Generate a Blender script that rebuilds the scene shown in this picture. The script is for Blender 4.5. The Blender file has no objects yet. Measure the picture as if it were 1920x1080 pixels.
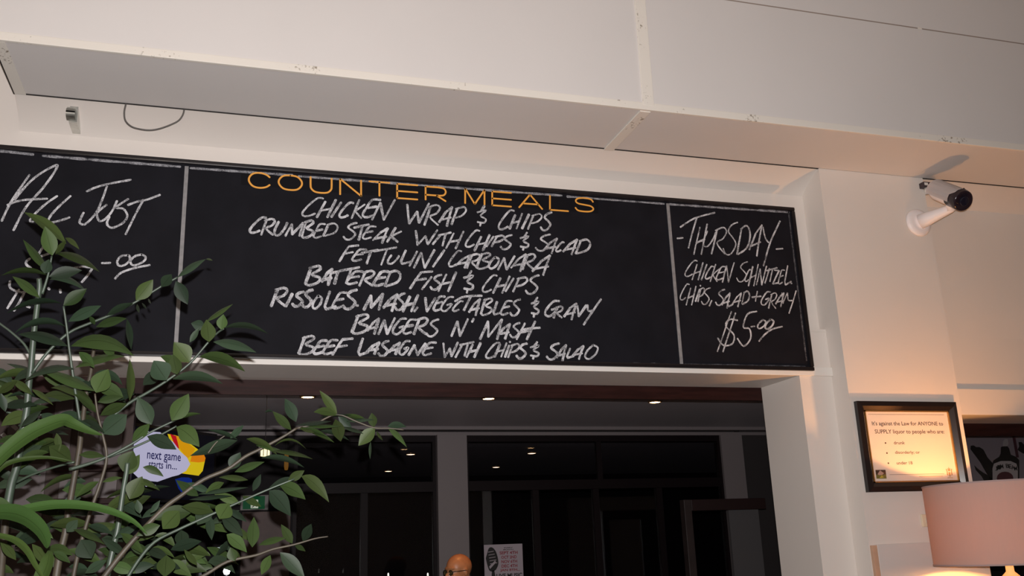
import bpy, bmesh, math, random
from mathutils import Vector, Matrix
random.seed(7)
sc = bpy.context.scene
COL = sc.collection
# ------------------------------------------------------------------ camera
F = 1767.4; YAW, PITCH, ROLL = .304173, .272987, -.0379635
CAM = Vector((0, 0, 1.65))
FW = Vector((math.sin(YAW)*math.cos(PITCH), math.cos(YAW)*math.cos(PITCH), math.sin(PITCH)))
_r = FW.cross(Vector((0, 0, 1))).normalized(); _u = _r.cross(FW)
RT = _r*math.cos(ROLL) + _u*math.sin(ROLL); UP = -_r*math.sin(ROLL) + _u*math.cos(ROLL)
cd = bpy.data.cameras.new('camera'); cam = bpy.data.objects.new('camera', cd); COL.objects.link(cam)
cam.matrix_world = Matrix(((RT.x, UP.x, -FW.x, CAM.x), (RT.y, UP.y, -FW.y, CAM.y), (RT.z, UP.z, -FW.z, CAM.z), (0, 0, 0, 1)))
cd.sensor_width = 36; cd.lens = 36*F/1920; cd.clip_start = .05; cd.clip_end = 100
sc.camera = cam
# ------------------------------------------------------------------ world, flash, exposure
w = bpy.data.worlds.new('world'); sc.world = w; w.use_nodes = True
w.node_tree.nodes['Background'].inputs[0].default_value = (.02, .017, .015, 1)
w.node_tree.nodes['Background'].inputs[1].default_value = .3
sc.view_settings.view_transform = 'Standard'; sc.view_settings.look = 'None'
sc.view_settings.exposure = 0; sc.view_settings.gamma = 1; sc.view_settings.use_curve_mapping = False


def ray(x, y): return FW + RT*((x-960)/F) + UP*((540-y)/F)
def atY(x, y, Y): d = ray(x, y); return CAM + d*(Y/d.y)
def atZ(x, y, Z): d = ray(x, y); return CAM + d*((Z-CAM.z)/d.z)
def atX(x, y, X): d = ray(x, y); return CAM + d*(X/d.x)


def light(name, kind, loc, power, color, size, aim=None, **k):
    ld = bpy.data.lights.new(name, kind); ld.energy = power; ld.color = color
    if kind in ('POINT', 'SPOT'): ld.shadow_soft_size = size
    if kind == 'AREA': ld.size = size
    for a, b in k.items(): setattr(ld, a, b)
    o = bpy.data.objects.new(name, ld); COL.objects.link(o); o.location = loc
    if aim is not None: o.rotation_euler = (Vector(aim)-Vector(loc)).to_track_quat('-Z', 'Y').to_euler()
    return o


FL = CAM + UP*.062 + RT*.004
light('camera_flash', 'SPOT', FL, 760, (1, .96, .965), .008, FL+ray(700, 330)*4, spot_size=math.radians(150), spot_blend=1.0)
# added unseen fill behind the camera, lifts the underside of the bulkhead
light('fill_light', 'POINT', (-.8, -1.2, 2.1), 42, (1, .82, .64), .35)

# ------------------------------------------------------------------ materials
MATS = {}
def mat(name, col, rough=.6, metal=0, spec=.5, noise=0, nscale=8, bump=0, bscale=60, emit=None, estr=0, col2=None, stretch=None):
    if name in MATS: return MATS[name]
    m = bpy.data.materials.new(name); m.use_nodes = True; nt = m.node_tree; b = nt.nodes['Principled BSDF']
    b.inputs['Base Color'].default_value = (*col, 1); b.inputs['Roughness'].default_value = rough
    b.inputs['Metallic'].default_value = metal; b.inputs['Specular IOR Level'].default_value = spec
    tc = nt.nodes.new('ShaderNodeTexCoord')
    def tex(s, d):
        mp = nt.nodes.new('ShaderNodeMapping'); nt.links.new(tc.outputs['Object'], mp.inputs[0])
        if stretch: mp.inputs['Scale'].default_value = stretch
        n = nt.nodes.new('ShaderNodeTexNoise'); n.inputs['Scale'].default_value = s; n.inputs['Detail'].default_value = d
        nt.links.new(mp.outputs[0], n.inputs['Vector']); return n
    if noise or col2:
        n = tex(nscale, 5); r = nt.nodes.new('ShaderNodeValToRGB')
        c2 = col2 or tuple(c*(1-noise) for c in col)
        r.color_ramp.elements[0].position = .35; r.color_ramp.elements[1].position = .65
        r.color_ramp.elements[0].color = (*c2, 1); r.color_ramp.elements[1].color = (*col, 1)
        nt.links.new(n.outputs[0], r.inputs[0]); nt.links.new(r.outputs[0], b.inputs['Base Color'])
    if bump:
        n = tex(bscale, 3); bp = nt.nodes.new('ShaderNodeBump'); bp.inputs['Strength'].default_value = bump; bp.inputs['Distance'].default_value = .004
        nt.links.new(n.outputs[0], bp.inputs['Height']); nt.links.new(bp.outputs[0], b.inputs['Normal'])
    if emit:
        b.inputs['Emission Color'].default_value = (*emit, 1); b.inputs['Emission Strength'].default_value = estr
    MATS[name] = m; return m


def paint(name, col, worn=False):
    m = mat(name, col, .55, noise=.035, nscale=1.3, bump=.06, bscale=35)
    if worn:   # grubby chips and specks along joint tape
        nt = m.node_tree; b = nt.nodes['Principled BSDF']; src = b.inputs['Base Color'].links[0].from_socket
        tc = nt.nodes.new('ShaderNodeTexCoord'); n = nt.nodes.new('ShaderNodeTexNoise'); n.inputs['Scale'].default_value = 70; n.inputs['Detail'].default_value = 6
        n2 = nt.nodes.new('ShaderNodeTexNoise'); n2.inputs['Scale'].default_value = 3
        mu = nt.nodes.new('ShaderNodeMath'); mu.operation = 'MULTIPLY'
        r = nt.nodes.new('ShaderNodeValToRGB'); r.color_ramp.elements[0].position = .635; r.color_ramp.elements[1].position = .71; r.color_ramp.elements[0].color = (0, 0, 0, 1)
        mx = nt.nodes.new('ShaderNodeMixRGB'); mx.inputs[2].default_value = (.30, .25, .19, 1); n2.inputs['Detail'].default_value = 3
        nt.links.new(tc.outputs['Object'], n.inputs['Vector']); nt.links.new(tc.outputs['Object'], n2.inputs['Vector'])
        nt.links.new(n.outputs[0], mu.inputs[0]); nt.links.new(n2.outputs[0], mu.inputs[1])
        mu.operation = 'MULTIPLY_ADD'; mu.inputs[1].default_value = 1; nt.links.new(n2.outputs[0], mu.inputs[1]); mu.inputs[2].default_value = .28; nt.links.new(mu.outputs[0], r.inputs[0]); nt.links.new(r.outputs[0], mx.inputs[0]); nt.links.new(src, mx.inputs[1])
        nt.links.new(mx.outputs[0], b.inputs['Base Color'])
    return m


WALL = paint('cream_wall_paint', (.74, .68, .62))
BULK = paint('cream_bulkhead_paint', (.71, .675, .645))
TAPE = paint('worn_joint_tape_paint', (.80, .75, .67), worn=True)
BLACK = mat('black_gap_shade_and_batten', (.008, .007, .007), .6)
TIMBER = mat('dark_red_timber', (.030, .009, .007), .5, spec=.15, noise=.4, nscale=6, stretch=(1, 8, 8))
BARCEIL = paint('dark_bar_ceiling_paint', (.50, .46, .48))
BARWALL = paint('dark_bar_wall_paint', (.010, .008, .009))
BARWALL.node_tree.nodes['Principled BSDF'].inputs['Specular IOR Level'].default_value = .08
BARCOL = paint('grey_bar_column_paint', (.17, .145, .145))
SLATE = mat('chalkboard_black', (.0100, .0098, .0135), .7, spec=.12, noise=.3, nscale=5, bump=.05, bscale=80)
GLOSSB = mat('glossy_black_frame', (.012, .010, .011), .22)
FLOORM = mat('dark_timber_floor', (.10, .055, .035), .4, noise=.4, nscale=3, stretch=(1, 10, 1))
WHITEP = mat('white_plastic', (.72, .68, .62), .35)
STEEL = mat('brushed_steel', (.62, .62, .58), .3, metal=.9, noise=.15, nscale=40)


def chalk(name, col, cover=.5):
    m = bpy.data.materials.new(name); m.use_nodes = True; nt = m.node_tree; b = nt.nodes['Principled BSDF']
    b.inputs['Roughness'].default_value = .95; b.inputs['Specular IOR Level'].default_value = .1
    tc = nt.nodes.new('ShaderNodeTexCoord')
    n = nt.nodes.new('ShaderNodeTexNoise'); n.inputs['Scale'].default_value = 150; n.inputs['Detail'].default_value = 4
    n2 = nt.nodes.new('ShaderNodeTexNoise'); n2.inputs['Scale'].default_value = 22
    ad = nt.nodes.new('ShaderNodeMath'); ad.operation = 'ADD'
    nt.links.new(tc.outputs['Object'], n.inputs['Vector']); nt.links.new(tc.outputs['Object'], n2.inputs['Vector'])
    nt.links.new(n.outputs[0], ad.inputs[0]); nt.links.new(n2.outputs[0], ad.inputs[1])
    r = nt.nodes.new('ShaderNodeValToRGB'); r.color_ramp.elements[0].position = cover*.72; r.color_ramp.elements[1].position = cover*1.15
    r.color_ramp.elements[0].color = (.03, .03, .035, 1); r.color_ramp.elements[1].color = (*col, 1)
    hv = nt.nodes.new('ShaderNodeMath'); hv.operation = 'MULTIPLY'; hv.inputs[1].default_value = .5
    nt.links.new(ad.outputs[0], hv.inputs[0]); nt.links.new(hv.outputs[0], r.inputs[0]); nt.links.new(r.outputs[0], b.inputs['Base Color'])
    return m


CHALK = chalk('white_chalk', (.60, .60, .62), .50)
CHALKF = chalk('smudged_grey_chalk', (.20, .20, .215), .62)


def leafmat(name, top, under):
    m = bpy.data.materials.new(name); m.use_nodes = True; nt = m.node_tree; b = nt.nodes['Principled BSDF']
    b.inputs['Roughness'].default_value = .5; b.inputs['Specular IOR Level'].default_value = .14
    g = nt.nodes.new('ShaderNodeNewGeometry'); oi = nt.nodes.new('ShaderNodeObjectInfo')
    mx = nt.nodes.new('ShaderNodeMixRGB'); mx.inputs[1].default_value = (*top, 1); mx.inputs[2].default_value = (*under, 1)
    nt.links.new(g.outputs['Backfacing'], mx.inputs[0])
    hs = nt.nodes.new('ShaderNodeHueSaturation'); mr = nt.nodes.new('ShaderNodeMapRange'); mr.inputs[3].default_value = .6; mr.inputs[4].default_value = 1.35
    nt.links.new(oi.outputs['Random'], mr.inputs[0]); nt.links.new(mr.outputs[0], hs.inputs['Value']); nt.links.new(mx.outputs[0], hs.inputs['Color'])
    mr2 = nt.nodes.new('ShaderNodeMapRange'); mr2.inputs[3].default_value = .485; mr2.inputs[4].default_value = .52
    wn = nt.nodes.new('ShaderNodeTexWhiteNoise'); wn.noise_dimensions = '1D'; nt.links.new(oi.outputs['Random'], wn.inputs['W'])
    nt.links.new(wn.outputs[0], mr2.inputs[0]); nt.links.new(mr2.outputs[0], hs.inputs['Hue'])
    uv = nt.nodes.new('ShaderNodeUVMap'); sp = nt.nodes.new('ShaderNodeSeparateXYZ'); nt.links.new(uv.outputs[0], sp.inputs[0])
    # midrib and side veins from the leaf's own coordinates
    a = nt.nodes.new('ShaderNodeMath'); a.operation = 'ABSOLUTE'; s = nt.nodes.new('ShaderNodeMath'); s.operation = 'SUBTRACT'; s.inputs[1].default_value = .5
    nt.links.new(sp.outputs[0], s.inputs[0]); nt.links.new(s.outputs[0], a.inputs[0])
    lt = nt.nodes.new('ShaderNodeMath'); lt.operation = 'LESS_THAN'; lt.inputs[1].default_value = .018; nt.links.new(a.outputs[0], lt.inputs[0])
    m2 = nt.nodes.new('ShaderNodeMixRGB'); m2.blend_type = 'MULTIPLY'; m2.inputs[2].default_value = (.62, .62, .55, 1)
    nt.links.new(lt.outputs[0], m2.inputs[0]); nt.links.new(hs.outputs[0], m2.inputs[1]); nt.links.new(m2.outputs[0], b.inputs['Base Color'])
    n = nt.nodes.new('ShaderNodeTexNoise'); n.inputs['Scale'].default_value = 30; bp = nt.nodes.new('ShaderNodeBump'); bp.inputs['Strength'].default_value = .15
    nt.links.new(n.outputs[0], bp.inputs['Height']); nt.links.new(bp.outputs[0], b.inputs['Normal'])
    return m


LEAF = leafmat('ovate_leaf', (.0145, .0245, .0135), (.0235, .0375, .0105))
STRAP = leafmat('strap_leaf', (.0175, .032, .007), (.0185, .031, .007))
STEMG = mat('green_stem', (.030, .046, .030), .5, noise=.3, nscale=25)
STEMB = mat('brown_stem', (.040, .031, .018), .6, noise=.35, nscale=25)

# ------------------------------------------------------------------ object helpers
def wloc(o):
    v = Vector((0, 0, 0))
    while o is not None: v += o.location; o = o.parent
    return v


def thing(name, label, cat, loc, group=None, kind=None):
    o = bpy.data.objects.new(name, None); COL.objects.link(o); o.location = loc; o.empty_display_size = .1
    o['label'] = label; o['category'] = cat
    if group: o['group'] = group
    return o


def tag(o, label, cat, group=None):
    o['label'] = label; o['category'] = cat
    if group: o['group'] = group
    return o


def obj(name, bm, m, parent=None, smooth=False, label=None, kind=None, org=None):
    """bm in world coordinates; parent chain is pure translation"""
    off = wloc(parent) if parent else Vector((0, 0, 0))
    if org is None:
        vs = [v.co for v in bm.verts]
        org = sum(vs, Vector())/max(1, len(vs))
    org = Vector(org)
    bmesh.ops.translate(bm, verts=bm.verts, vec=-org)
    me = bpy.data.meshes.new(name); bm.to_mesh(me); bm.free()
    for mm in (m if isinstance(m, (list, tuple)) else [m]): me.materials.append(mm)
    if smooth: me.polygons.foreach_set('use_smooth', [True]*len(me.polygons))
    o = bpy.data.objects.new(name, me); COL.objects.link(o)
    if parent: o.parent = parent
    o.location = org-off
    if label: o['label'] = label
    if kind: o['kind'] = kind
    return o


def struct(name, bm, m, **k): return obj(name, bm, m, kind='structure', **k)


def box(x0, x1, y0, y1, z0, z1, bevel=0, bm=None):
    bm = bm or bmesh.new()
    v = [bm.verts.new(p) for p in ((x0, y0, z0), (x1, y0, z0), (x1, y1, z0), (x0, y1, z0), (x0, y0, z1), (x1, y0, z1), (x1, y1, z1), (x0, y1, z1))]
    fs = [bm.faces.new([v[i] for i in q]) for q in ((0, 3, 2, 1), (4, 5, 6, 7), (0, 1, 5, 4), (1, 2, 6, 5), (2, 3, 7, 6), (3, 0, 4, 7))]
    if bevel:
        es = list({e for f in fs for e in f.edges})
        bmesh.ops.bevel(bm, geom=es, offset=bevel, segments=2, affect='EDGES', profile=.6)
    return bm


def tube(pts, rad, n=10, bm=None, caps=True):
    bm = bm or bmesh.new(); pts = [Vector(p) for p in pts]
    rad = rad if isinstance(rad, (list, tuple)) else [rad]*len(pts)
    rings = []; prev = None
    for i, p in enumerate(pts):
        t = (pts[min(i+1, len(pts)-1)]-pts[max(i-1, 0)]).normalized()
        if prev is None: a = t.orthogonal().normalized()
        else: a = (prev-t*prev.dot(t)).normalized()
        prev = a; b = t.cross(a)
        rings.append([bm.verts.new(p+(a*math.cos(2*math.pi*k/n)+b*math.sin(2*math.pi*k/n))*rad[i]) for k in range(n)])
    for r0, r1 in zip(rings, rings[1:]):
        for k in range(n): bm.faces.new((r0[k], r0[(k+1) % n], r1[(k+1) % n], r1[k]))
    if caps: bm.faces.new(rings[0][::-1]); bm.faces.new(rings[-1])
    return bm


def lathe(c, prof, n=40, bm=None, axis=None, closed=False):
    """prof = [(r, h)...] about axis through c"""
    bm = bm or bmesh.new(); c = Vector(c); ax = Vector(axis or (0, 0, 1)).normalized(); a = ax.orthogonal().normalized(); b = ax.cross(a)
    rings = [[bm.verts.new(c+ax*h+(a*math.cos(2*math.pi*k/n)+b*math.sin(2*math.pi*k/n))*max(r, 1e-5)) for k in range(n)] for r, h in prof]
    prs = list(zip(rings, rings[1:]))
    if closed: prs.append((rings[-1], rings[0]))
    for r0, r1 in prs:
        for k in range(n): bm.faces.new((r0[k], r0[(k+1) % n], r1[(k+1) % n], r1[k]))
    bmesh.ops.remove_doubles(bm, verts=bm.verts, dist=2e-5); bmesh.ops.recalc_face_normals(bm, faces=bm.faces)
    return bm


def smooth_curve(pts, k=5):
    if len(pts) < 3: return pts
    out = []; P = [pts[0]]+list(pts)+[pts[-1]]
    for i in range(1, len(P)-2):
        p0, p1, p2, p3 = P[i-1], P[i], P[i+1], P[i+2]
        for j in range(k):
            t = j/k
            out.append(tuple(.5*((2*b)+(c-a)*t+(2*a-5*b+4*c-d)*t*t+(-a+3*b-3*c+d)*t**3) for a, b, c, d in zip(p0, p1, p2, p3)))
    out.append(tuple(pts[-1])); return out


class Plane:
    """flat surface in the world; px() finds where a line of sight meets it"""
    def __init__(s, o, u, v):
        s.o = Vector(o); s.u = Vector(u).normalized(); v = Vector(v); s.v = (v-s.u*v.dot(s.u)).normalized(); s.n = s.u.cross(s.v)
        if s.n.dot(CAM-s.o) < 0: s.n = -s.n
    def px(s, x, y, off=0):
        d = ray(x, y); q = s.o+s.n*off; t = (q-CAM).dot(s.n)/d.dot(s.n); p = CAM+d*t-s.o
        return p.dot(s.u), p.dot(s.v)
    def w(s, a, b, off=0): return s.o+s.u*a+s.v*b+s.n*off


def poly(pl, pts, off0, off1, bm=None):
    """prism over a polygon in plane coordinates, from off0 to off1 along the normal"""
    bm = bm or bmesh.new(); n = len(pts)
    a = [bm.verts.new(pl.w(x, y, off0)) for x, y in pts]; b = [bm.verts.new(pl.w(x, y, off1)) for x, y in pts]
    fs = [bm.faces.new(b), bm.faces.new(a[::-1])]
    for k in range(n): fs.append(bm.faces.new((a[k], a[(k+1) % n], b[(k+1) % n], b[k])))
    bmesh.ops.recalc_face_normals(bm, faces=fs)
    return bm


def ribbon(pl, pts, width, off, bm, jit=.0):
    """a drawn stroke: rounded flat ribbon on the plane (pts and width in plane metres)"""
    P = [Vector((x, y, 0)) for x, y in pts]
    if len(P) == 1: P.append(P[0]+Vector((width*.1, 0, 0)))
    L = []; R = []
    n = len(P)
    for i, p in enumerate(P):
        t = P[min(i+1, n-1)]-P[max(i-1, 0)]
        if t.length < 1e-7: t = Vector((1, 0, 0))
        t.normalize(); q = Vector((-t.y, t.x, 0)); hw = width/2*(1+random.uniform(-jit, jit))
        if i == 0: L.append(p-t*hw*.6+q*hw*.5); R.append(p-t*hw*.6-q*hw*.5)
        L.append(p+q*hw); R.append(p-q*hw)
        if i == n-1: L.append(p+t*hw*.6+q*hw*.5); R.append(p+t*hw*.6-q*hw*.5)
    Lv = [bm.verts.new(pl.w(v.x, v.y, off)) for v in L]; Rv = [bm.verts.new(pl.w(v.x, v.y, off)) for v in R]
    for i in range(len(Lv)-1): bm.faces.new((Rv[i], Rv[i+1], Lv[i+1], Lv[i]))
    # a hair of thickness
    return bm


def orient(bm, pl):
    bm.normal_update()
    for f in bm.faces:
        if f.normal.dot(pl.n) < 0: f.normal_flip()
    return bm


def text_on(pl, s, x0, y0, x1, y1, off, m, name, parent, extra_bold=0, rot=0):
    """printed words fitted to the plane-coordinate box"""
    cu = bpy.data.curves.new('t', 'FONT'); cu.body = s; cu.resolution_u = 3; cu.offset = extra_bold
    t = bpy.data.objects.new('t', cu); COL.objects.link(t)
    bpy.context.view_layer.update()
    me = bpy.data.meshes.new_from_object(t.evaluated_get(bpy.context.evaluated_depsgraph_get()))
    bpy.data.objects.remove(t); bpy.data.curves.remove(cu)
    bm = bmesh.new(); bm.from_mesh(me); bpy.data.meshes.remove(me)
    xs = [v.co.x for v in bm.verts]; ys = [v.co.y for v in bm.verts]
    ax, bx, ay, by = min(xs), max(xs), min(ys), max(ys)
    for v in bm.verts:
        a = x0+(v.co.x-ax)/(bx-ax)*(x1-x0); b = y0+(v.co.y-ay)/(by-ay)*(y1-y0)+rot*(a-x0)
        v.co = pl.w(a, b, off)
    orient(bm, pl)
    return obj(name, bm, m, parent)


# ------------------------------------------------------------------ the room
YP = 4.60; YA = 4.79; YJ = 4.73; YB = 5.15; YF = 4.085
ZS = 3.858; ZL = 2.585; ZC = 2.75; ZTOP = 5.06; YFAR = 8.31
XJ = 3.23; XP0 = 3.45; XP1 = 4.222; XL = -1.02
struct('floor', box(-4, 8, -4, 14, -.1, 0), FLOORM)
struct('ceiling', box(-4, 8, -4, YF+.3, ZTOP, ZTOP+.1), paint('ceiling_paint', (.50, .44, .39)))
struct('wall_left', box(-4.1, -4, -4, 14, 0, ZTOP), WALL)
struct('wall_right', box(8, 8.1, -4, 14, 0, ZTOP), WALL)
struct('wall_rear', box(-4, 8, -4.1, -4, 0, ZTOP), WALL)
# bulkhead box hanging over the wall: one long duct casing
bk = struct('wall_bulkhead', box(XL, 8, YF, 4.592, ZS, ZTOP), BULK)
# upper wall behind the board, header over the opening, jamb
struct('wall_back', box(-4, 8, YA, YB, 2.87, ZTOP, bm=None), WALL)
h = struct('wall_header', box(-4, XP1-.01, YJ, YB, ZL, 2.87), WALL)
struct('wall_jamb', box(XJ, XP0+.03, YJ, YB, 0, ZL), WALL)
struct('wall_left_jamb', box(-4, -2.3, YJ, YB, 0, ZL), WALL)
struct('wall_pier', box(XP0, XP1, YP-.006, YB, 0, ZS), WALL)
# cove between the gap and the upper wall
bm = bmesh.new(); prof = [(4.602+(YA-4.602)*math.sin(math.pi/2*k/16), ZS-.11*(1-math.cos(math.pi/2*k/16))) for k in range(17)]+[(YA+.01, ZS-.11), (YA+.01, ZS+.02), (4.602, ZS+.02)]
def extr(bm, prof, x0, x1):
    a = [bm.verts.new((x0, y, z)) for y, z in prof]; b = [bm.verts.new((x1, y, z)) for y, z in prof]
    n = len(prof)
    for i in range(n): bm.faces.new((a[i], a[(i+1) % n], b[(i+1) % n], b[i]))
    bm.faces.new(a[::-1]); bm.faces.new(b); bmesh.ops.recalc_face_normals(bm, faces=bm.faces); return bm
prof = [(4.602+(YA-4.602)*(.75*k/16+.25*math.sin(math.pi/2*k/16)), ZS-.11*(.75*k/16+.25*(1-math.cos(math.pi/2*k/16)))) for k in range(17)]
for nm, x0, x1 in (('trim_1', XL, XP0), ('trim_2', XP1, 8)):
    bm = bmesh.new(); a = [bm.verts.new((x0, y, z)) for y, z in prof]; b = [bm.verts.new((x1, y, z)) for y, z in prof]
    for i in range(16): bm.faces.new((a[i], b[i], b[i+1], a[i+1]))
    bmesh.ops.recalc_face_normals(bm, faces=bm.faces)
    struct(nm, bm, WALL, smooth=True)
# black strips painting the gap's shade at the bulkhead's back and left end
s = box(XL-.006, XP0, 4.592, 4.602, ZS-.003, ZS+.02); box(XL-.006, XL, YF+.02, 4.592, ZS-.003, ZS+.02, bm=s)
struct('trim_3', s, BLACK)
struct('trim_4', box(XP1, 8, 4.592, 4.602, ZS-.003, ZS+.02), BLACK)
# worn joint tape on the bulkhead: along its lower corner and over the sheet joints (parts of the bulkhead)
def strip(b): return obj('joint_tape', b, TAPE, bk)
strip(box(XL-.004, 8, YF-.006, YF+.012, ZS-.005, ZS+.036, bevel=.003))
xj = atY(1209, 200, YF)
xa, xb = atY(1205, 200, YF).x, atY(1226, 200, YF).x
strip(box(xa, xb, YF-.007, YF, ZS+.02, ZTOP, bevel=.0025))
xc_, xd_ = atZ(1140, 282, ZS).x, atZ(1157, 282, ZS).x
strip(box(xa-.01, xb-.015, YF+.013, 4.605, ZS-.009, ZS, bevel=.0025))
strip(box(XL, XL+.05, YF+.013, 4.60, ZS-.004, ZS, bevel=.0015))
# hairline joint across the face (a fine strip in darker brown)
zc = atY(1640, 41, YF).z
obj('joint_line', box(XL, 8, YF-.0012, YF+.01, zc-.0035, zc+.0035), mat('joint_line_brown', (.32, .26, .22), .9), bk)
strip(box(3.9, 3.93, YF-.002, YF, zc-.005, zc+.005))
# lower facing sheet beside the opening and the light lip under the board
obj('facing_seam', box(3.30, XP0, YJ-.004, YJ, 2.852, 2.86, bevel=.001), WALL, h)
lip = struct('trim_5', box(-4, 3.45, YJ-.016, YJ, ZL-.002, ZL+.05, bevel=.003), paint('bright_lip_paint', (.80, .76, .70)))
# timber beam along the back edge of the opening
struct('trim_6', box(-4, 7.9, YB, YB+.014, 2.505, 2.61), TIMBER)
# pier lower panel with timber edge
px0 = atY(1646, 1030, YP-.03).x
zp = atY(1690, 1019, YP-.03).z
pn = struct('trim_7', box(px0, XP1, YP-.03, YP-.006, 0, zp, bevel=.003), paint('panel_paint', (.66, .60, .56)))
obj('timber_edge', box(XP0+.005, px0, YP-.027, YP-.006, 0, zp-.004, bevel=.002), mat('raw_timber', (.62, .38, .25), .5, noise=.15, nscale=10), pn)
# servery opening right of the pier
ZH = atY(1850, 731, YA).z
zb0 = atY(1850, 778, YA-.03).z
struct('wall_right_header', box(XP1, 8, YA, YB, ZH, 2.87), WALL)
struct('trim_8', box(XP1, 8, YA-.03, YB, zb0, ZH, bevel=.004), paint('beam_paint', (.80, .72, .64)))
zb1 = atY(1880, 800, YB).z
zb2 = atY(1880, 819, YB+.05).z
struct('trim_9', box(XP1-.6, 8, YB, YB+.014, zb2, zb1+.02), TIMBER)
struct('wall_servery_base', box(XP1, 8, YA, YB, 0, 1.05), WALL)

# ------------------------------------------------------------------ the bar room beyond
struct('ceiling_bar', box(-4, 8, YB+.0, 14, ZC, ZC+.1), BARCEIL)
W0 = -4
# cornice on far wall
struct('trim_10', box(W0, 8, YFAR-.10, YFAR, ZC-.03, ZC), BARCOL)
struct('trim_11', box(W0, 8, YFAR-.05, YFAR, ZC-.075, ZC-.045), BARCOL)
def fx(x, y, Y=YFAR): return atY(x, y, Y)
ztr1, ztr0 = fx(720, 905).z, fx(720, 924).z
c0, c1 = fx(821, 900, YFAR-.1).x, fx(877, 900, YFAR-.1).x
struct('wall_column', box(c0, c1, YFAR-.1, YFAR+.08, 0, ZC-.075), BARCOL)
c2, c3 = fx(1357, 880, YFAR-.06).x, fx(1397, 880, YFAR-.06).x
struct('wall_column.001', box(c2, c3, YFAR-.06, YFAR+.08, 0, ZC-.075), BARCOL)
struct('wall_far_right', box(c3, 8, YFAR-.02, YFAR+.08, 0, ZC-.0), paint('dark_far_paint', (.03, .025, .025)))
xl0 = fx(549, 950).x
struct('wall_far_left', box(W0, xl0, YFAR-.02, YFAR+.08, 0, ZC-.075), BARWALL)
GLASS = bpy.data.materials.new('window_glass'); GLASS.use_nodes = True
nt = GLASS.node_tree; nt.nodes.remove(nt.nodes['Principled BSDF']); tr = nt.nodes.new('ShaderNodeBsdfTransparent'); tr.inputs[0].default_value = (.8, .8, .82, 1)
gl = nt.nodes.new('ShaderNodeBsdfGlossy'); gl.inputs['Roughness'].default_value = .02; fr = nt.nodes.new('ShaderNodeFresnel'); fr.inputs[0].default_value = 1.45
mx = nt.nodes.new('ShaderNodeMixShader'); mx.inputs[0].default_value = .02; nt.links.new(tr.outputs[0], mx.inputs[1]); nt.links.new(gl.outputs[0], mx.inputs[2]); nt.links.new(mx.outputs[0], nt.nodes['Material Output'].inputs[0])
FRAME = mat('dark_window_frame', (.0075, .0045, .005), .5, spec=.12)
def window(n, x0, x1, verts_hi, verts_lo):
    f = box(x0, x1, YFAR-.03, YFAR+.03, ztr0, ztr1); t = .03
    for a, b, c, d in ((x0, x1, ZC-.13, ZC-.075), (x0, x0+t, 0, ztr0), (x1-t, x1, 0, ztr0), (x0, x0+t, ztr1, ZC-.13), (x1-t, x1, ztr1, ZC-.13)):
        box(a, b, YFAR-.03, YFAR+.03, c, d, bm=f)
    wd = obj('window_%d' % n, f, FRAME, kind='structure')
    for x in verts_hi: obj('mullion', box(x-.025, x+.025, YFAR-.02, YFAR+.02, ztr1, ZC-.13), FRAME, wd)
    for x in verts_lo: obj('mullion', box(x-.03, x+.03, YFAR-.025, YFAR+.025, 0, ztr0-.002), FRAME, wd)
    xs = [x0+t]+list(verts_hi)+[x1-t]
    for a, b in zip(xs, xs[1:]): obj('pane', box(a, b, YFAR-.004, YFAR+.004, ztr1, ZC-.13), GLASS, wd)
    xs = [x0+t]+list(verts_lo)+[x1-t]
    for a, b in zip(xs, xs[1:]): obj('pane', box(a, b, YFAR-.004, YFAR+.004, 0, ztr0), GLASS, wd)
    return wd
window(1, xl0, c0, [], [fx(682, 1000).x])
window(2, c1, c2, [fx(1123, 870).x], [fx(1006, 1000).x, fx(1120, 1000).x, fx(1240, 1000).x])
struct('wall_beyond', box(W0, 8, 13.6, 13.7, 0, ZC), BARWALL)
# timber framed doorway at the right end of the bar
yd = 7.4
x0, x1 = fx(1283, 1000, yd).x, fx(1297, 1000, yd).x; x2 = fx(1437, 1000, yd).x
zt, zb = fx(1300, 937, yd).z, fx(1300, 958, yd).z
dr = thing('door_frame', 'dark timber door frame at the right end of the bar, seen through the wide opening', 'door frame', (x0, yd, 0))
DT = mat('dull_brown_timber', (.028, .018, .017), .5, noise=.3, nscale=8)
obj('post', box(x0, x1, yd-.04, yd+.04, 0, zt, bevel=.004), DT, dr)
obj('head_rail', box(x1, x2, yd-.04, yd+.04, zb, zt, bevel=.004), mat('dark_red_rail', (.014, .004, .004), .5), dr)
obj('side_panel', box(fx(1369, 1000, yd).x, fx(1425, 1000, yd).x, yd-.01, yd+.02, 0, zb-.002), paint('pale_side_panel', (.075, .07, .072)), dr)

# downlights
LENS = mat('downlight_lens', (1, .8, .5), .3, emit=(1, .60, .26), estr=26)
LENS2 = mat('far_downlight_lens', (1, .8, .6), .3, emit=(1, .68, .42), estr=5)
RING = mat('downlight_ring', (.5, .3, .14), .35, metal=.6)
dl = [((577, 745.5), 'recessed downlight nearest the plant, leftmost of the three big ones'), ((916, 748.5), 'recessed downlight above the bald man, middle of the three big ones'), ((1228, 755), 'recessed downlight nearest the right jamb of the opening')]
for (px, py), lb in dl:
    p = atZ(px, py, ZC-.012)
    t = thing('downlight', lb, 'light', (p.x, p.y, ZC), 'recessed downlights in the bar ceiling')
    obj('trim_ring', lathe((p.x, p.y, ZC), [(.058, 0), (.058, -.006), (.044, -.012), (.044, 0)], 24), RING, t, smooth=True)
    obj('lens', lathe((p.x, p.y, ZC), [(0, -.010), (.025, -.0115), (.043, -.008), (.043, -.002), (0, -.002)], 24), LENS, t, smooth=True)
    light('downlight_beam', 'SPOT', (p.x, p.y, ZC-.03), 20, (1, .40, .10), .03, (p.x, p.y, 0), spot_size=math.radians(70), spot_blend=.8)
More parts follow.
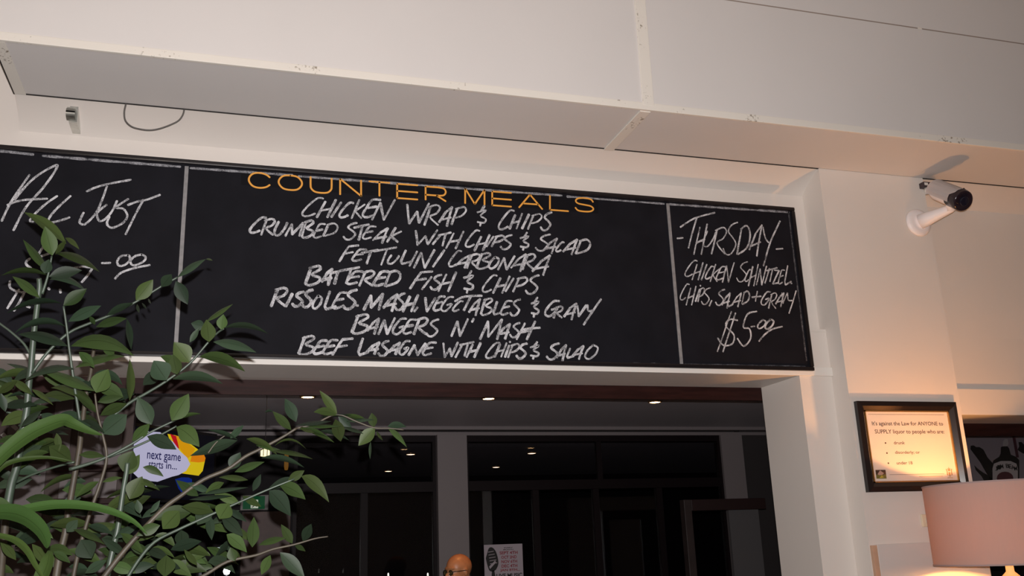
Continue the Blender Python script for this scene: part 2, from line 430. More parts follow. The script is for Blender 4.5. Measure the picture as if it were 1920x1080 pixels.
fl = [((770, 852.5), 'tiny far downlight right above its pair, seen through the left glass'), ((728, 884), 'tiny far downlight lower left of its pair behind left glass'), ((997, 850.5), 'tiny far downlight, upper of two right of the grey column'), ((930, 876.5), 'tiny far downlight, lower of two right of the grey column'), ((515, 889), 'tiny far downlight between the plant leaves behind left glass')]
for (px, py), lb in fl:
    p = atZ(px, py, ZC-.012)
    t = thing('downlight', lb, 'light', (p.x, p.y, ZC), 'far downlights beyond the glass')
    obj('trim_ring', lathe((p.x, p.y, ZC), [(.058, 0), (.058, -.006), (.05, -.012), (.05, 0)], 20), RING, t, smooth=True)
    obj('lens', lathe((p.x, p.y, ZC), [(0, -.012), (.03, -.013), (.049, -.009), (.049, -.002), (0, -.002)], 20), LENS2, t, smooth=True)

# left end of the bar: brown boarded partition with pale panels
YL = 6.2
lw = struct('wall_partition', box(-4, fx(243, 900, YL).x, YL, YL+.12, 0, ZC), mat('brown_partition', (.058, .031, .024), .6, noise=.4, nscale=5, stretch=(1, 6, 1)))
PALE = paint('pale_mauve_panel', (.145, .118, .118))
for x0, y0, x1, y1 in ((150, 790, 232, 872), (172, 896, 220, 938), (168, 952, 216, 1075), (95, 740, 140, 860), (104, 890, 150, 990), (20, 870, 88, 1000), (10, 740, 80, 850)):
    a = atY(x0, y1, YL); b = atY(x1, y0, YL)
    obj('pale_panel', box(a.x, b.x, YL-.012, YL, a.z, b.z, bevel=.003), PALE, lw)
for y in (882, 944):
    a = atY(100, y+3, YL-.05); b = atY(235, y-4, YL-.05)
    obj('shelf_edge', box(a.x, b.x, YL-.07, YL, a.z, a.z+.035, bevel=.004), TIMBER, lw)
lab = ['upper crumpled white paper pinned on the brown partition, behind the leaves', 'small white paper scrap just under the upper one on the brown partition', 'white paper scrap on the brown partition above the long strap leaf', 'lowest white paper scrap at the left edge, on the brown partition']
for (pp, lb) in zip(([(18, 748), (24, 735), (42, 738), (47, 754), (38, 760)], [(31, 726), (44, 727), (45, 733), (33, 732)], [(20, 800), (28, 796), (36, 803), (30, 808)], [(1, 816), (8, 811), (19, 822), (12, 828)]), lab):
    pl = Plane((0, YL-.015, 2), (1, 0, 0), (0, 0, 1))
    q = [pl.px(*p) for p in pp]
    b_ = poly(pl, q, 0, .002)
    for v in b_.verts: v.co.y += random.uniform(-.012, 0)
    tag(obj('pinned_paper', b_, mat('white_paper', (.5, .47, .44), .7)), lb, 'paper', 'paper scraps pinned on the partition')

# ------------------------------------------------------------------ the chalkboard
YCB = 4.70
bp = Plane((0, YCB, 2.6), (1, 0, 0), (0, 0, 1))
def B(x, y): return bp.px(x, y, 0)
cbase = bp.w(*B(760, 680)); cb = thing('chalkboard', 'long black menu chalkboard in a glossy black frame over the bar opening', 'chalkboard', cbase)
zt = (atY(0, 276, YCB).z+atY(1487, 386, YCB).z)/2; zb = (atY(0, 664, YCB).z+atY(1525, 691, YCB).z)/2-.005
xr = (atY(1488, 384, YCB).x+atY(1526, 693, YCB).x)/2; xl = -1.75
obj('board_panel', box(xl+.02, xr-.02, YCB+.004, YCB+.012, zb+.02, zt-.02), SLATE, cb)
obj('batten', box(xl+.3, xr-.25, YCB+.012, YA, 3.0, 3.08), BLACK, cb)
fw = .024
def moulding(x0, x1, z0, z1): return box(x0, x1, YCB-.010, YCB+.012, z0, z1, bevel=.007)
obj('frame_rail', moulding(xl, xr, zt-fw, zt), GLOSSB, cb); obj('frame_rail', moulding(xl, xr, zb, zb+fw), GLOSSB, cb)
obj('frame_stile', moulding(xr-fw, xr, zb+fw, zt-fw), GLOSSB, cb); obj('frame_stile', moulding(xl, xl+fw, zb+fw, zt-fw), GLOSSB, cb)
BATT = mat('grey_divider_strip', (.27, .26, .26), .6, noise=.25, nscale=30)
for x, y in ((340, 480), (1265, 530)):
    c = atY(x, y, YCB-.001).x
    obj('divider_strip', box(c-.0095, c+.0095, YCB-.002, YCB+.004, zb+fw, zt-fw-.012, bevel=.001), BATT, cb)
PXM = (B(961, 500)[0]-B(960, 500)[0])   # metres per pixel on the board
G = {
'C': [[(1, .05), (.75, .03), (.38, .35), (.05, .78), (.1, .98), (.35, .97), (.62, .85)]],
'H': [[(.45, .1), (0, 1)], [(1, 0), (.55, 1)], [(.18, .62), (.8, .5)]],
'I': [[(1, 0), (0, 1)]], 'K': [[(.6, 0), (.05, 1)], [(1, .25), (.3, .6), (.75, 1)]],
'E': [[(1, .06), (.55, .06), (.25, .45), (.02, .85), (.2, 1), (.65, .88)], [(.28, .5), (.78, .42)]],
'N': [[(0, 1), (.36, .15), (.52, 1), (1, 0)]], 'W': [[(0, .05), (.08, 1), (.45, .4), (.55, .95), (1, 0)]],
'R': [[(.38, .08), (0, 1)], [(.25, .12), (.75, 0), (.97, .15), (.75, .42), (.35, .6), (.85, 1)]],
'A': [[(0, .8), (.5, .28), (1, 0), (.78, .5), (.6, 1)], [(.15, .68), (.9, .55)]],
'P': [[(.4, .1), (0, 1)], [(.3, .12), (.85, 0), (1, .22), (.7, .5), (.28, .62)]],
'S': [[(1, 0), (.6, .08), (.36, .28), (.7, .5), (.88, .7), (.55, .98), (.2, 1), (0, .82)]],
'&': [[(.78, 0), (.45, .27)], [(.08, .32), (.95, .22), (.4, .48), (.92, .66), (.75, .84), (.1, .8)], [(.42, .85), (.36, 1)]],
'U': [[(.35, .02), (.05, .6), (.08, .95), (.4, .95), (.8, .5), (1, .1)]],
'M': [[(0, 1), (.36, .1), (.37, .88), (.97, 0), (.76, 1)]],
'B': [[(.38, .05), (0, .92)], [(.25, .12), (.8, 0), (.95, .15), (.42, .45), (.9, .6), (.78, .85), (.25, 1), (0, .9)]],
'D': [[(.35, .1), (0, 1)], [(.28, .12), (.75, 0), (1, .3), (.78, .75), (.08, 1)]],
'T': [[(0, .22), (1, 0)], [(.58, .1), (.32, 1)]], 'F': [[(1, 0), (.5, .06), (.25, .5), (0, 1)], [(.22, .52), (.72, .42)]],
'L': [[(.5, 0), (.08, .82), (.2, 1), (1, .82)]],
'O': [[(.62, 0), (.2, .4), (.03, .82), (.3, 1), (.78, .68), (.97, .2), (.62, 0)]],
'G': [[(1, .05), (.6, .08), (.1, .65), (.12, .95), (.45, .97), (.88, .52), (.5, .6)]],
'V': [[(0, 0), (.15, 1), (1, 0)]], 'Y': [[(0, .12), (.12, .5), (.5, .5)], [(1, 0), (.25, 1)]],
'Z': [[(.3, 0), (1, .02), (0, 1), (.8, .92)]], '.': [[(.1, .5), (.9, .5)]], ',': [[(1, 0), (0, 1)]], "'": [[(1, 0), (.2, 1)]], '-': [[(0, .6), (1, .4)]],
'+': [[(0, .6), (1, .5)], [(.6, 0), (.4, 1)]], '$': [[(1, .22), (.6, .2), (.42, .36), (.82, .58), (.75, .8), (.3, .84), (.02, .66)], [(.7, 0), (0, 1)], [(.9, .04), (.28, 1)]],
'5': [[(1, 0), (.52, .08), (.3, .45), (.62, .5), (.68, .78), (.32, 1), (0, .78)]], 'i': [[(.8, .25), (0, 1)], [(.95, 0), (1, .05)]],
}
CURVED = set('CERPSUBDOG&$5')
def write(crop, items, width, m=None):
    """one object per word: strokes closer than a letter gap belong together"""
    def ext(it): return (it[1], it[2], it[3], it[4]) if isinstance(it[0], str) else (min(p[0] for p in it), max(p[0] for p in it), min(p[1] for p in it), max(p[1] for p in it))
    groups = []
    for it in items:
        e = ext(it); g_ = [it]; keep = []
        for q in groups:
            if any(max(e[0]-f[1], f[0]-e[1]) < crop[2]*4.5 and max(e[2]-f[3], f[2]-e[3]) < crop[2]*3 for f in map(ext, q)): g_ = q+g_
            else: keep.append(q)
        groups = keep+[g_]
    for q in groups: write_word(crop, q, width*.76, m)


def write_word(crop, items, width, m=None):
    ox, oy, s = crop; bm = bmesh.new()
    for it in items:
        if isinstance(it[0], str):
            ch, x0, x1, y0, y1 = it
            for st in G[ch]:
                P = [(x0+a*(x1-x0), y0+b*(y1-y0)) for a, b in st]
                if ch in CURVED and len(P) > 2: P = smooth_curve(P, 4)
                else:
                    Q = []
                    for a, b in zip(P, P[1:]):
                        for k in range(3): Q.append((a[0]+(b[0]-a[0])*k/3+random.uniform(-1, 1)*.8, a[1]+(b[1]-a[1])*k/3))
                    P = Q+[P[-1]]
                    # hard corners: write each straight run as its own stroke
                    segs = [P[i:i+4] for i in range(0, len(P)-1, 3)]
                    for sg in segs: ribbon(bp, [B(ox+a/s, oy+b/s) for a, b in sg], width*PXM*random.uniform(.85, 1.2), off(), bm, .14)
                    continue
                ribbon(bp, [B(ox+a/s, oy+b/s) for a, b in P], width*PXM*random.uniform(.85, 1.15), off(), bm, .14)
        else:
            P = smooth_curve(it, 4)
            ribbon(bp, [B(ox+a/s, oy+b/s) for a, b in P], width*PXM, off(), bm, .12)
    orient(bm, bp)
    return obj('chalk_lettering', bm, m or CHALK, cb)
_o = [0]
def off():
    _o[0] = (_o[0]+1) % 40
    return -.0034+_o[0]*.00002
CA = (440, 300, 5.32); CB_ = (780, 320, 5.32); CC = (440, 500, 5.32); CD = (780, 500, 5.32); CE = (1240, 360, 3.175); CL = (0, 270, 4.8); CM = (0, 480, 4.8)
write(CA, [('C', 668, 885, 373, 560), ('H', 820, 1010, 395, 570), ('I', 965, 1065, 420, 565), ('C', 1040, 1185, 420, 572), ('K', 1160, 1300, 395, 580), ('E', 1275, 1455, 385, 570), ('N', 1370, 1600, 395, 595)], 5)
write(CB_, [('W', -86, 130, 325, 528), ('R', 85, 245, 340, 540), ('A', 232, 362, 360, 550), ('P', 355, 500, 360, 535), ('&', 605, 705, 350, 550), ('C', 820, 980, 390, 585), ('H', 935, 1060, 425, 578), ('I', 1060, 1128, 435, 575), ('P', 1118, 1255, 430, 582), ('S', 1245, 1355, 415, 592)], 5)
write(CA, [('C', 145, 315, 568, 725), ('R', 265, 405, 585, 745), ('U', 395, 525, 610, 750), ('M', 505, 690, 625, 755), ('B', 670, 790, 600, 775), ('E', 785, 905, 630, 775), ('D', 885, 1028, 630, 755), ('S', 1085, 1220, 625, 790), ('T', 1190, 1340, 640, 795), ('E', 1275, 1410, 655, 785), ('A', 1380, 1530, 680, 830), ('K', 1515, 1665, 675, 815)], 5)
write(CB_, [('W', 0, 215, 590, 740), ('I', 168, 245, 640, 732), ('T', 225, 350, 615, 748), ('H', 300, 475, 605, 775), ('C', 492, 635, 590, 760), ('H', 585, 735, 640, 795), ('I', 705, 775, 655, 755), ('P', 757, 880, 645, 755), ('S', 845, 960, 640, 780), ('&', 1035, 1130, 615, 790), ('S', 1195, 1340, 635, 795), ('A', 1270, 1410, 675, 825), ('C', 1395, 1480, 710, 805), ('A', 1470, 1610, 685, 835), ('D', 1595, 1740, 685, 825)], 5)
write(CA, [('F', 1045, 1235, 850, 1010), ('E', 1170, 1315, 885, 1005), ('T', 1265, 1430, 895, 1032), ('T', 1390, 1615, 870, 1045), ('U', 1525, 1640, 945, 1035), ('L', 1650, 1765, 900, 1035), ('I', 1745, 1820, 910, 1055)], 5)
write(CB_, [('N', -20, 185, 790, 968), ('I', 170, 285, 790, 957), ('C', 325, 455, 795, 955), ('A', 400, 545, 840, 968), ('R', 510, 645, 830, 970), ('B', 605, 748, 820, 978), ('O', 725, 832, 860, 975), ('N', 820, 985, 850, 985), ('A', 950, 1100, 830, 1002), ('R', 1065, 1195, 830, 982), ('A', 1165, 1340, 845, 1040)], 5)
write(CC, [('B', 705, 865, -8, 185), ('A', 870, 975, 20, 182), ('T', 955, 1085, 35, 168), ('T', 1050, 1245, 5, 165), ('E', 1115, 1280, 40, 172), ('R', 1245, 1400, 40, 188), ('E', 1385, 1540, 40, 188), ('D', 1498, 1655, 40, 192)], 6)
write(CD, [('F', -59, 165, 45, 218), ('I', 60, 158, 100, 225), ('S', 145, 255, 80, 225), ('H', 225, 400, 55, 245), ('&', 470, 578, 40, 260), ('C', 660, 810, 80, 252), ('H', 770, 935, 95, 262), ('I', 895, 975, 115, 245), ('P', 970, 1112, 105, 248), ('S', 1095, 1228, 85, 268)], 5.2)
write(CC, [('R', 365, 530, 210, 392), ('I', 510, 575, 270, 395), ('S', 575, 690, 250, 392), ('S', 672, 778, 230, 400), ('O', 775, 872, 290, 418), ('L', 890, 1010, 245, 425), ('E', 975, 1120, 250, 415), ('S', 1080, 1220, 230, 418), ('.', 1210, 1232, 375, 395), ('M', 1290, 1485, 270, 428), ('A', 1485, 1625, 275, 442), ('S', 1600, 1700, 265, 428), ('H', 1680, 1830, 280, 445), (',', 1792, 1825, 405, 445)], 6)
write(CD, [('V', 95, 195, 310, 445), ('E', 175, 290, 290, 437), ('G', 245, 375, 295, 442), ('C', 365, 470, 340, 442), [(390, 345), (460, 305), (560, 290), (660, 288)], ('I', 478, 545, 300, 435), ('A', 530, 640, 320, 485), ('B', 648, 765, 315, 482), ('L', 768, 850, 350, 478), ('E', 845, 960, 335, 478), ('S', 940, 1042, 325, 485), ('&', 1145, 1230, 305, 500), ('G', 1280, 1430, 335, 492), ('R', 1375, 1470, 395, 508), ('A', 1480, 1602, 365, 528), ('V', 1612, 1700, 385, 495), [(1714, 380), (1722, 440), (1772, 436)], [(1848, 322), (1780, 420), (1675, 577)]], 5.2)
write(CC, [('B', 1170, 1340, 475, 668), ('A', 1325, 1440, 515, 668), ('N', 1435, 1600, 510, 672), ('G', 1570, 1715, 510, 672), ('E', 1680, 1810, 520, 668), ('R', 1789, 1930, 510, 672)], 5.6)
write(CD, [('S', 105, 228, 525, 692), ('N', 355, 520, 520, 692), ("'", 555, 578, 518, 550), ('M', 640, 865, 525, 722), ('A', 815, 940, 570, 718), ('S', 940, 1038, 560, 702), ('H', 1005, 1190, 545, 725), [(1050, 632), (1140, 615), (1240, 608)]], 5.6)
write(CC, [('B', 640, 800, 690, 878), ('E', 785, 925, 730, 868), ('E', 880, 1030, 725, 870), ('F', 975, 1178, 715, 880), ('L', 1225, 1335, 715, 880), ('A', 1320, 1445, 755, 870), ('S', 1435, 1540, 740, 888), ('A', 1540, 1650, 755, 872), ('G', 1635, 1748, 735, 875), ('N', 1735, 1905, 765, 880), ('E', 1874, 2010, 750, 880)], 5.4)
write(CD, [('W', 275, 418, 755, 902), ('I', 395, 455, 790, 902), ('T', 440, 578, 750, 890), ('H', 505, 645, 760, 902), ('C', 695, 838, 755, 912), ('H', 785, 905, 760, 898), ('i', 890, 940, 745, 900), ('P', 920, 1032, 770, 905), ('S', 1005, 1108, 765, 912), ('&', 1135, 1232, 750, 918), ('S', 1305, 1430, 765, 922), ('A', 1405, 1500, 780, 938), ('L', 1503, 1575, 815, 908), ('A', 1560, 1672, 790, 922), ('O', 1685, 1820, 780, 920)], 5.2)
# right-hand panel
write(CE, [('-', 95, 130, 265, 282), ('H', 195, 275, 190, 370), ('U', 250, 325, 230, 325), ('R', 300, 392, 210, 367), ('S', 370, 455, 180, 370), ('D', 452, 530, 200, 370), ('A', 525, 600, 195, 380), ('-', 685, 725, 330, 345), [(115, 208), (200, 155), (320, 122)], [(212, 155), (185, 245), (163, 333)], [(607, 208), (620, 270), (640, 300)], [(708, 172), (650, 300), (610, 438)]], 4.2)
write(CE, [('C', 140, 215, 405, 502), ('H', 185, 250, 420, 522), ('I', 240, 272, 430, 522), ('C', 262, 312, 440, 517), ('K', 290, 348, 430, 532), ('E', 328, 388, 440, 522), ('N', 365, 435, 420, 537), ('S', 450, 515, 415, 532), ('C', 498, 535, 460, 532), ('H', 520, 578, 430, 558), ('N', 568, 628, 440, 552), ('I', 618, 645, 455, 542), ('T', 628, 690, 450, 532), ('Z', 665, 702, 465, 547), ('E', 698, 735, 460, 547), ('L', 733, 775, 438, 552), ('.', 770, 780, 538, 548)], 3.6)
write(CE, [('C', 112, 168, 545, 642), ('H', 150, 208, 560, 672), ('i', 205, 235, 555, 650), ('P', 220, 258, 570, 652), ('S', 240, 292, 570, 667), (',', 287, 302, 645, 677), ('S', 325, 378, 580, 672), ('A', 362, 412, 600, 690), ('L', 395, 428, 600, 682), ('A', 425, 478, 600, 682), ('D', 480, 526, 590, 667), ('+', 540, 595, 590, 650), ('G', 592, 652, 590, 672), ('R', 640, 690, 600, 692), ('A', 682, 732, 600, 682), ('V', 720, 752, 600, 662), [(754, 602), (758, 642), (780, 645)], [(804, 587), (786, 650), (762, 721)]], 3.6)
write(CE, [('$', 335, 455, 710, 950), ('5', 455, 570, 710, 917), ('-', 535, 558, 792, 808), ('O', 573, 625, 760, 812), ('O', 618, 672, 757, 815), [(583, 887), (620, 845), (665, 815), (722, 800)]], 4.2)
# left-hand panel
write(CL, [[(15, 690), (75, 560), (150, 440), (265, 275)], [(130, 500), (210, 400), (300, 310), (400, 240), (500, 190), (515, 200), (470, 280), (380, 400), (230, 570), (120, 775)], [(65, 548), (150, 515), (250, 498), (425, 490)], [(515, 465), (420, 530), (330, 610), (268, 685), (300, 700)], [(635, 465), (530, 560), (450, 650), (440, 705), (530, 690), (625, 658)]], 4.6)
write(CL, [[(780, 425), (870, 385), (1000, 352), (1178, 320)], [(962, 375), (930, 470), (880, 590), (830, 660), (760, 722), (715, 705), (730, 660), (752, 615)], [(960, 545), (900, 590), (872, 630), (895, 692), (950, 670), (1010, 600), (1052, 510)], [(1155, 492), (1080, 540), (1045, 572), (1110, 582), (1145, 640), (1120, 695), (1060, 735), (1000, 752), (962, 715), (985, 650)], [(1150, 547), (1240, 515), (1320, 500), (1440, 455)], [(1290, 500), (1230, 610), (1180, 710), (1130, 812)]], 4.6)
write(CM, [[(270, 20), (235, 50), (240, 80), (280, 105)], [(390, 0-90), (340, -10), (310, 20)], [(455, -30), (330, 15)], [(640, 110), (740, 95), (840, 105)], [(830, 110), (790, 170), (735, 235)], [(915, 62), (992, 60)],
 [(1150, -8), (1090, 0), (1055, 45), (1070, 85), (1120, 80), (1165, 40), (1165, 0), (1150, -8)], [(1275, -15), (1215, 0), (1175, 40), (1190, 80), (1240, 75), (1300, 40), (1308, 5), (1275, -15)], [(1035, 203), (1080, 155), (1150, 125), (1240, 100), (1348, 80)]], 4.6)
write(CM, [[(90, 225), (85, 270), (110, 300), (190, 325), (250, 310)], [(170, 300), (120, 380), (65, 470)], [(215, 335), (170, 420), (125, 492)], [(430, 285), (445, 300)], [(540, 300), (545, 330)], [(240, 452), (268, 462)]], 4.6)
# smudged chalk border under the frame, with breaks
def smear(pts, wd, m=CHALKF):
    bm = bmesh.new()
    for a, b in pts:
        n = max(2, int(math.dist(a, b)/12)); P = [(a[0]+(b[0]-a[0])*k/n, a[1]+(b[1]-a[1])*k/n) for k in range(n+1)]
        ribbon(bp, [B(*p) for p in P], wd*PXM, -.0036, bm, .3)
    orient(bm, bp); return obj('chalk_border', bm, m, cb)
def ty(x): return 287.5+.0757*x-max(0, (x-1250))*.004
def by(x): return 661+.0175*x
sm = bmesh.new()
smear([((0, ty(0)-5), (62, ty(62)-3)), ((80, ty(80)-2), (338, ty(338)-1)), ((357, ty(357)), (548, ty(548)-1)), ((560, ty(560)), (1054, ty(1054)-1)), ((1064, ty(1064)), (1246, ty(1246))), ((1256, ty(1256)), (1480, ty(1480)-1))], 4.2, chalk('pale_chalk_border', (.34, .34, .36), .5))
smear([((0, by(0)-2), (325, by(325)-1)), ((350, by(350)-1), (1275, by(1275))), ((1285, by(1285)), (1510, by(1510)))], 4.0)
smear([((1479, 396), (1513, 676))], 3)
# painted heading
OR = mat('orange_lettering_paint', (.80, .36, .055), .5)
bm = bmesh.new()
def hl(crop, ch, x0, x1, y0, y1):
    ox, oy, s = crop; k = .075; hh = y1-y0-k*(x1-x0)
    D = {'C': [[(.98, .25), (.8, .08), (.5, 0), (.2, .08), (.02, .35), (.02, .65), (.2, .92), (.5, 1), (.8, .92), (.98, .75)]],
         'O': [[(.5, 0), (.8, .07), (.98, .35), (.98, .65), (.8, .93), (.5, 1), (.2, .93), (.02, .65), (.02, .35), (.2, .07), (.5, 0)]],
         'U': [[(0, 0), (0, .5), (.03, .75), (.2, .95), (.5, 1), (.8, .95), (.97, .75), (1, .5), (1, 0)]],
         'S': [[(.98, .25), (.85, .06), (.5, 0), (.15, .06), (.02, .25), (.15, .43), (.5, .5), (.85, .57), (1, .76), (.85, .95), (.5, 1), (.15, .95), (0, .76)]]}
    Ln = {'N': [[(0, 1), (0, 0), (1, 1), (1, 0)]], 'T': [[(0, 0), (1, 0)], [(.5, 0), (.5, 1)]], 'E': [[(1, 0), (0, 0), (0, 1), (1, 1)], [(0, .5), (1, .5)]],
          'M': [[(0, 1), (0, 0), (.5, 1), (1, 0), (1, 1)]], 'A': [[(0, 1), (.47, 0), (1, 1)], [(.2, .68), (.82, .68)]], 'L': [[(0, 0), (0, 1), (1, 1)]]}
    def mp(a, b): xx = x0+a*(x1-x0); return B(ox+xx/s, oy+(y0+b*hh+k*(xx-x0))/s)
    if ch in D:
        for st in D[ch]: ribbon(bp, [mp(*p) for p in smooth_curve(st, 4)], 3.1*PXM, -.0035, bm)
    elif ch == 'R':
        ribbon(bp, [mp(0, 1), mp(0, 0)], 3.1*PXM, -.0035, bm)
        ribbon(bp, [mp(*p) for p in [(0, 0)]+smooth_curve([(.6, 0), (.9, .06), (1, .3), (.9, .56), (.6, .62)], 4)+[(0, .62)]], 3.1*PXM, -.0035, bm)
        ribbon(bp, [mp(.55, .62), mp(1, 1)], 3.1*PXM, -.0035, bm)
    else:
        for st in Ln[ch]:
            for a, b in zip(st, st[1:]): ribbon(bp, [mp(*a), mp(*b)], 3.1*PXM, -.0035, bm)
for a in (('C', 142, 355, 118, 283), ('O', 440, 672, 142, 305), ('U', 758, 968, 165, 333), ('N', 1053, 1262, 185, 357), ('T', 1342, 1548, 210, 364), ('E', 1622, 1826, 235, 392)): hl(CA, *a)
hl(CB_, 'R', 97, 298, 155, 303); orient(bm, bp); obj('heading_lettering', bm, OR, cb, label='orange painted heading lettering'); bm = bmesh.new()
for a in (('M', 492, 685, 175, 338), ('E', 762, 952, 205, 357), ('A', 1030, 1262, 228, 382), ('L', 1338, 1522, 246, 402), ('S', 1592, 1772, 264, 412)): hl(CB_, *a)
orient(bm, bp); obj('heading_lettering', bm, OR, cb, label='orange painted heading lettering')
obj('heading_patch', orient(poly(bp, [B(452, 322), B(1122, 374), B(1122, 400), B(452, 346)], -.0039, -.0037), bp), mat('fresh_black_patch', (.0065, .0062, .008), .6, spec=.1), cb)

# ------------------------------------------------------------------ steel clip and cable by the bulkhead
YK = 4.65; p0 = atY(123, 232, YK); p1 = atY(149, 200, YK); cx = (p0.x+p1.x)/2
clip = thing('pipe_clip', 'small bent steel clip screwed to the wall above the chalkboard', 'clip', (cx, YA, p0.z))
hw = (p1.x-p0.x)/2*.86; zz = p0.z; H = p1.z-p0.z
obj('standoff', box(cx-hw*.3, cx+hw*.8, YK, YK+.06, zz+H*.62, zz+H*.95), STEEL, clip)
obj('back_plate', box(cx-hw*.6, cx+hw, YK-.004, YA, zz+H*.10, zz+H, bevel=.001), STEEL, clip)
bm = bmesh.new(); pr = []
for k in range(13):
    a = math.radians(100-k*20); pr.append((YK-.030-.020*math.cos(a), zz+H*.48+.024*math.sin(a)))
pr = [(YK-.004, zz+H*.8), (YK-.03, zz+H*.78)]+[(YK-.028-.022*math.sin(math.radians(a)), zz+H*.46+.024*math.cos(math.radians(a))) for a in range(0, 200, 20)]+[(YK-.004, zz+H*.18)]
a_ = [bm.verts.new((cx-hw, y, z)) for y, z in pr]; b_ = [bm.verts.new((cx+hw*.72, y, z)) for y, z in pr]
for i in range(len(pr)-1): bm.faces.new((a_[i], a_[i+1], b_[i+1], b_[i]))
bmesh.ops.solidify(bm, geom=bm.faces, thickness=.002); bmesh.ops.recalc_face_normals(bm, faces=bm.faces)
obj('curved_strap', bm, STEEL, clip)
bm = bmesh.new(); obj('screw', lathe((cx+hw*.2, YK-.004, zz+H*.9), [(0, .004), (.004, .0035), (.005, 0), (0, 0)], 12, axis=(0, -1, 0)), STEEL, clip)
cp = [(237, 184, 4.597), (236, 195, 4.598), (233, 210, 4.603), (235, 226, 4.61), (246, 237, 4.61), (262, 242, 4.61), (281, 244, 4.61), (300, 241, 4.61), (322, 233, 4.61), (336, 225, 4.606), (344, 212, 4.6), (346, 195, 4.597)]
cp3 = smooth_curve([tuple(atY(x, y, Y)) for x, y, Y in cp], 5)
tag(obj('cable', tube(cp3, .0042, 8), mat('grey_cable_sheath', (.10, .09, .08), .5), smooth=True), 'thin dark loop of cable sagging from the gap under the bulkhead', 'cable')

# ------------------------------------------------------------------ security camera
bc = atY(1721, 418, YP-.006)
cc = thing('security_camera', 'white bullet security camera on a wall arm under the bulkhead', 'security camera', bc)
CW = mat('camera_white_plastic', (.82, .77, .76), .4)
obj('wall_base', lathe(bc, [(0, .026), (.060, .026), (.082, .020), (.090, .008), (.090, 0), (0, 0)], 40, axis=(0, -1, 0)), CW, cc, smooth=True)
e1 = atY(1783, 391, YP-.20)
arm = obj('arm', tube([bc+Vector((0, -.02, 0)), bc.lerp(e1, .35), bc.lerp(e1, .7), e1, e1+(e1-bc).normalized()*.02], [.047, .042, .033, .026, .020], 20), CW, cc, smooth=True)
b0 = atY(1757, 357, YP-.14); b1 = atY(1797, 373, YP-.31)
ax = (b1-b0).normalized(); sd = ax.cross(Vector((0, 0, 1))).normalized(); upv = sd.cross(ax)
obj('swivel_joint', tube([e1+Vector((0, 0, -.01)), e1.lerp(b0.lerp(b1, .55), .5), b0.lerp(b1, .55)-upv*.03], [.030, .026, .024], 16), CW, cc, smooth=True)
Lb = (b1-b0).length
obj('housing', lathe(b0, [(0, -.012), (.040, -.012), (.055, 0), (.060, .02), (.060, Lb*.75), (.058, Lb)], 32, axis=ax), CW, cc, smooth=True)
obj('front_glass', lathe(b0, [(.052, Lb*.72), (.0625, Lb*.74), (.0635, Lb+.045), (.058, Lb+.052), (.046, Lb+.045), (0, Lb+.045)], 32, axis=ax), mat('camera_black_plastic', (.018, .012, .018), .18), cc, smooth=True)
ln = obj('lens', lathe(b0, [(.028, Lb+.044), (.030, Lb+.060), (.024, Lb+.063), (0, Lb+.055)], 24, axis=ax), mat('lens_glass', (.01, .01, .02), .05), cc, smooth=True)
# sunshield: upper half sleeve
bm = bmesh.new(); rr = .068; rows = []
for s_ in (-.015, Lb+.02):
    rows.append([bm.verts.new(b0+ax*(s_ if abs(a-90) < 60 or s_ < 0 else s_-.03)+(sd*math.cos(math.radians(a))+upv*math.sin(math.radians(a)))*rr) for a in range(-20, 201, 20)])
for i in range(len(rows[0])-1): bm.faces.new((rows[0][i], rows[0][i+1], rows[1][i+1], rows[1][i]))
bmesh.ops.solidify(bm, geom=bm.faces, thickness=.004); bmesh.ops.recalc_face_normals(bm, faces=bm.faces)
obj('sunshield', bm, CW, cc)
cwp = [b0+ax*(Lb*.35)-upv*.03-sd*.07, b0+ax*(Lb*.55)-upv*.055-sd*.068, b0+ax*(Lb*.7)-upv*.02-sd*.078, b0+ax*(Lb*.85)+upv*.03-sd*.070, b0+ax*(Lb+.0)+upv*.066-sd*.02, b0+ax*(Lb+.02)+upv*.064]
obj('sensor_wire', tube(smooth_curve([tuple(p) for p in cwp], 5), .003, 6), mat('black_wire', (.01, .01, .012), .5), cc, smooth=True)
obj('adjusting_knob', lathe(b0+ax*(Lb*.35)-sd*.058-upv*.02, [(0, .014), (.010, .013), (.011, 0), (0, 0)], 14, axis=-sd), mat('dark_knob', (.02, .015, .02), .4), cc, smooth=True)
# junction box behind it
q0 = atY(1729, 352, YP-.03); q1 = atY(1752, 340, YP-.03)
jb = thing('junction_box', 'tiny white junction box with dark lid tucked behind the security camera', 'junction box', ((q0.x+q1.x)/2, YP-.03, q0.z))
obj('lid', box(q0.x, q1.x, YP-.05, YP-.006, q0.z, q0.z+.036, bevel=.004), mat('dark_lid', (.04, .025, .03), .4), jb)
obj('gland', lathe(((q0.x+q1.x)/2-.01, YP-.03, q0.z-.04), [(0, 0), (.020, .002), (.023, .02), (.023, .04), (0, .04)], 20), WHITEP, jb, smooth=True)
obj('label_plate', box(q0.x+.004, q0.x+.03, YP-.052, YP-.05, q0.z+.01, q0.z+.028), WHITEP, jb)

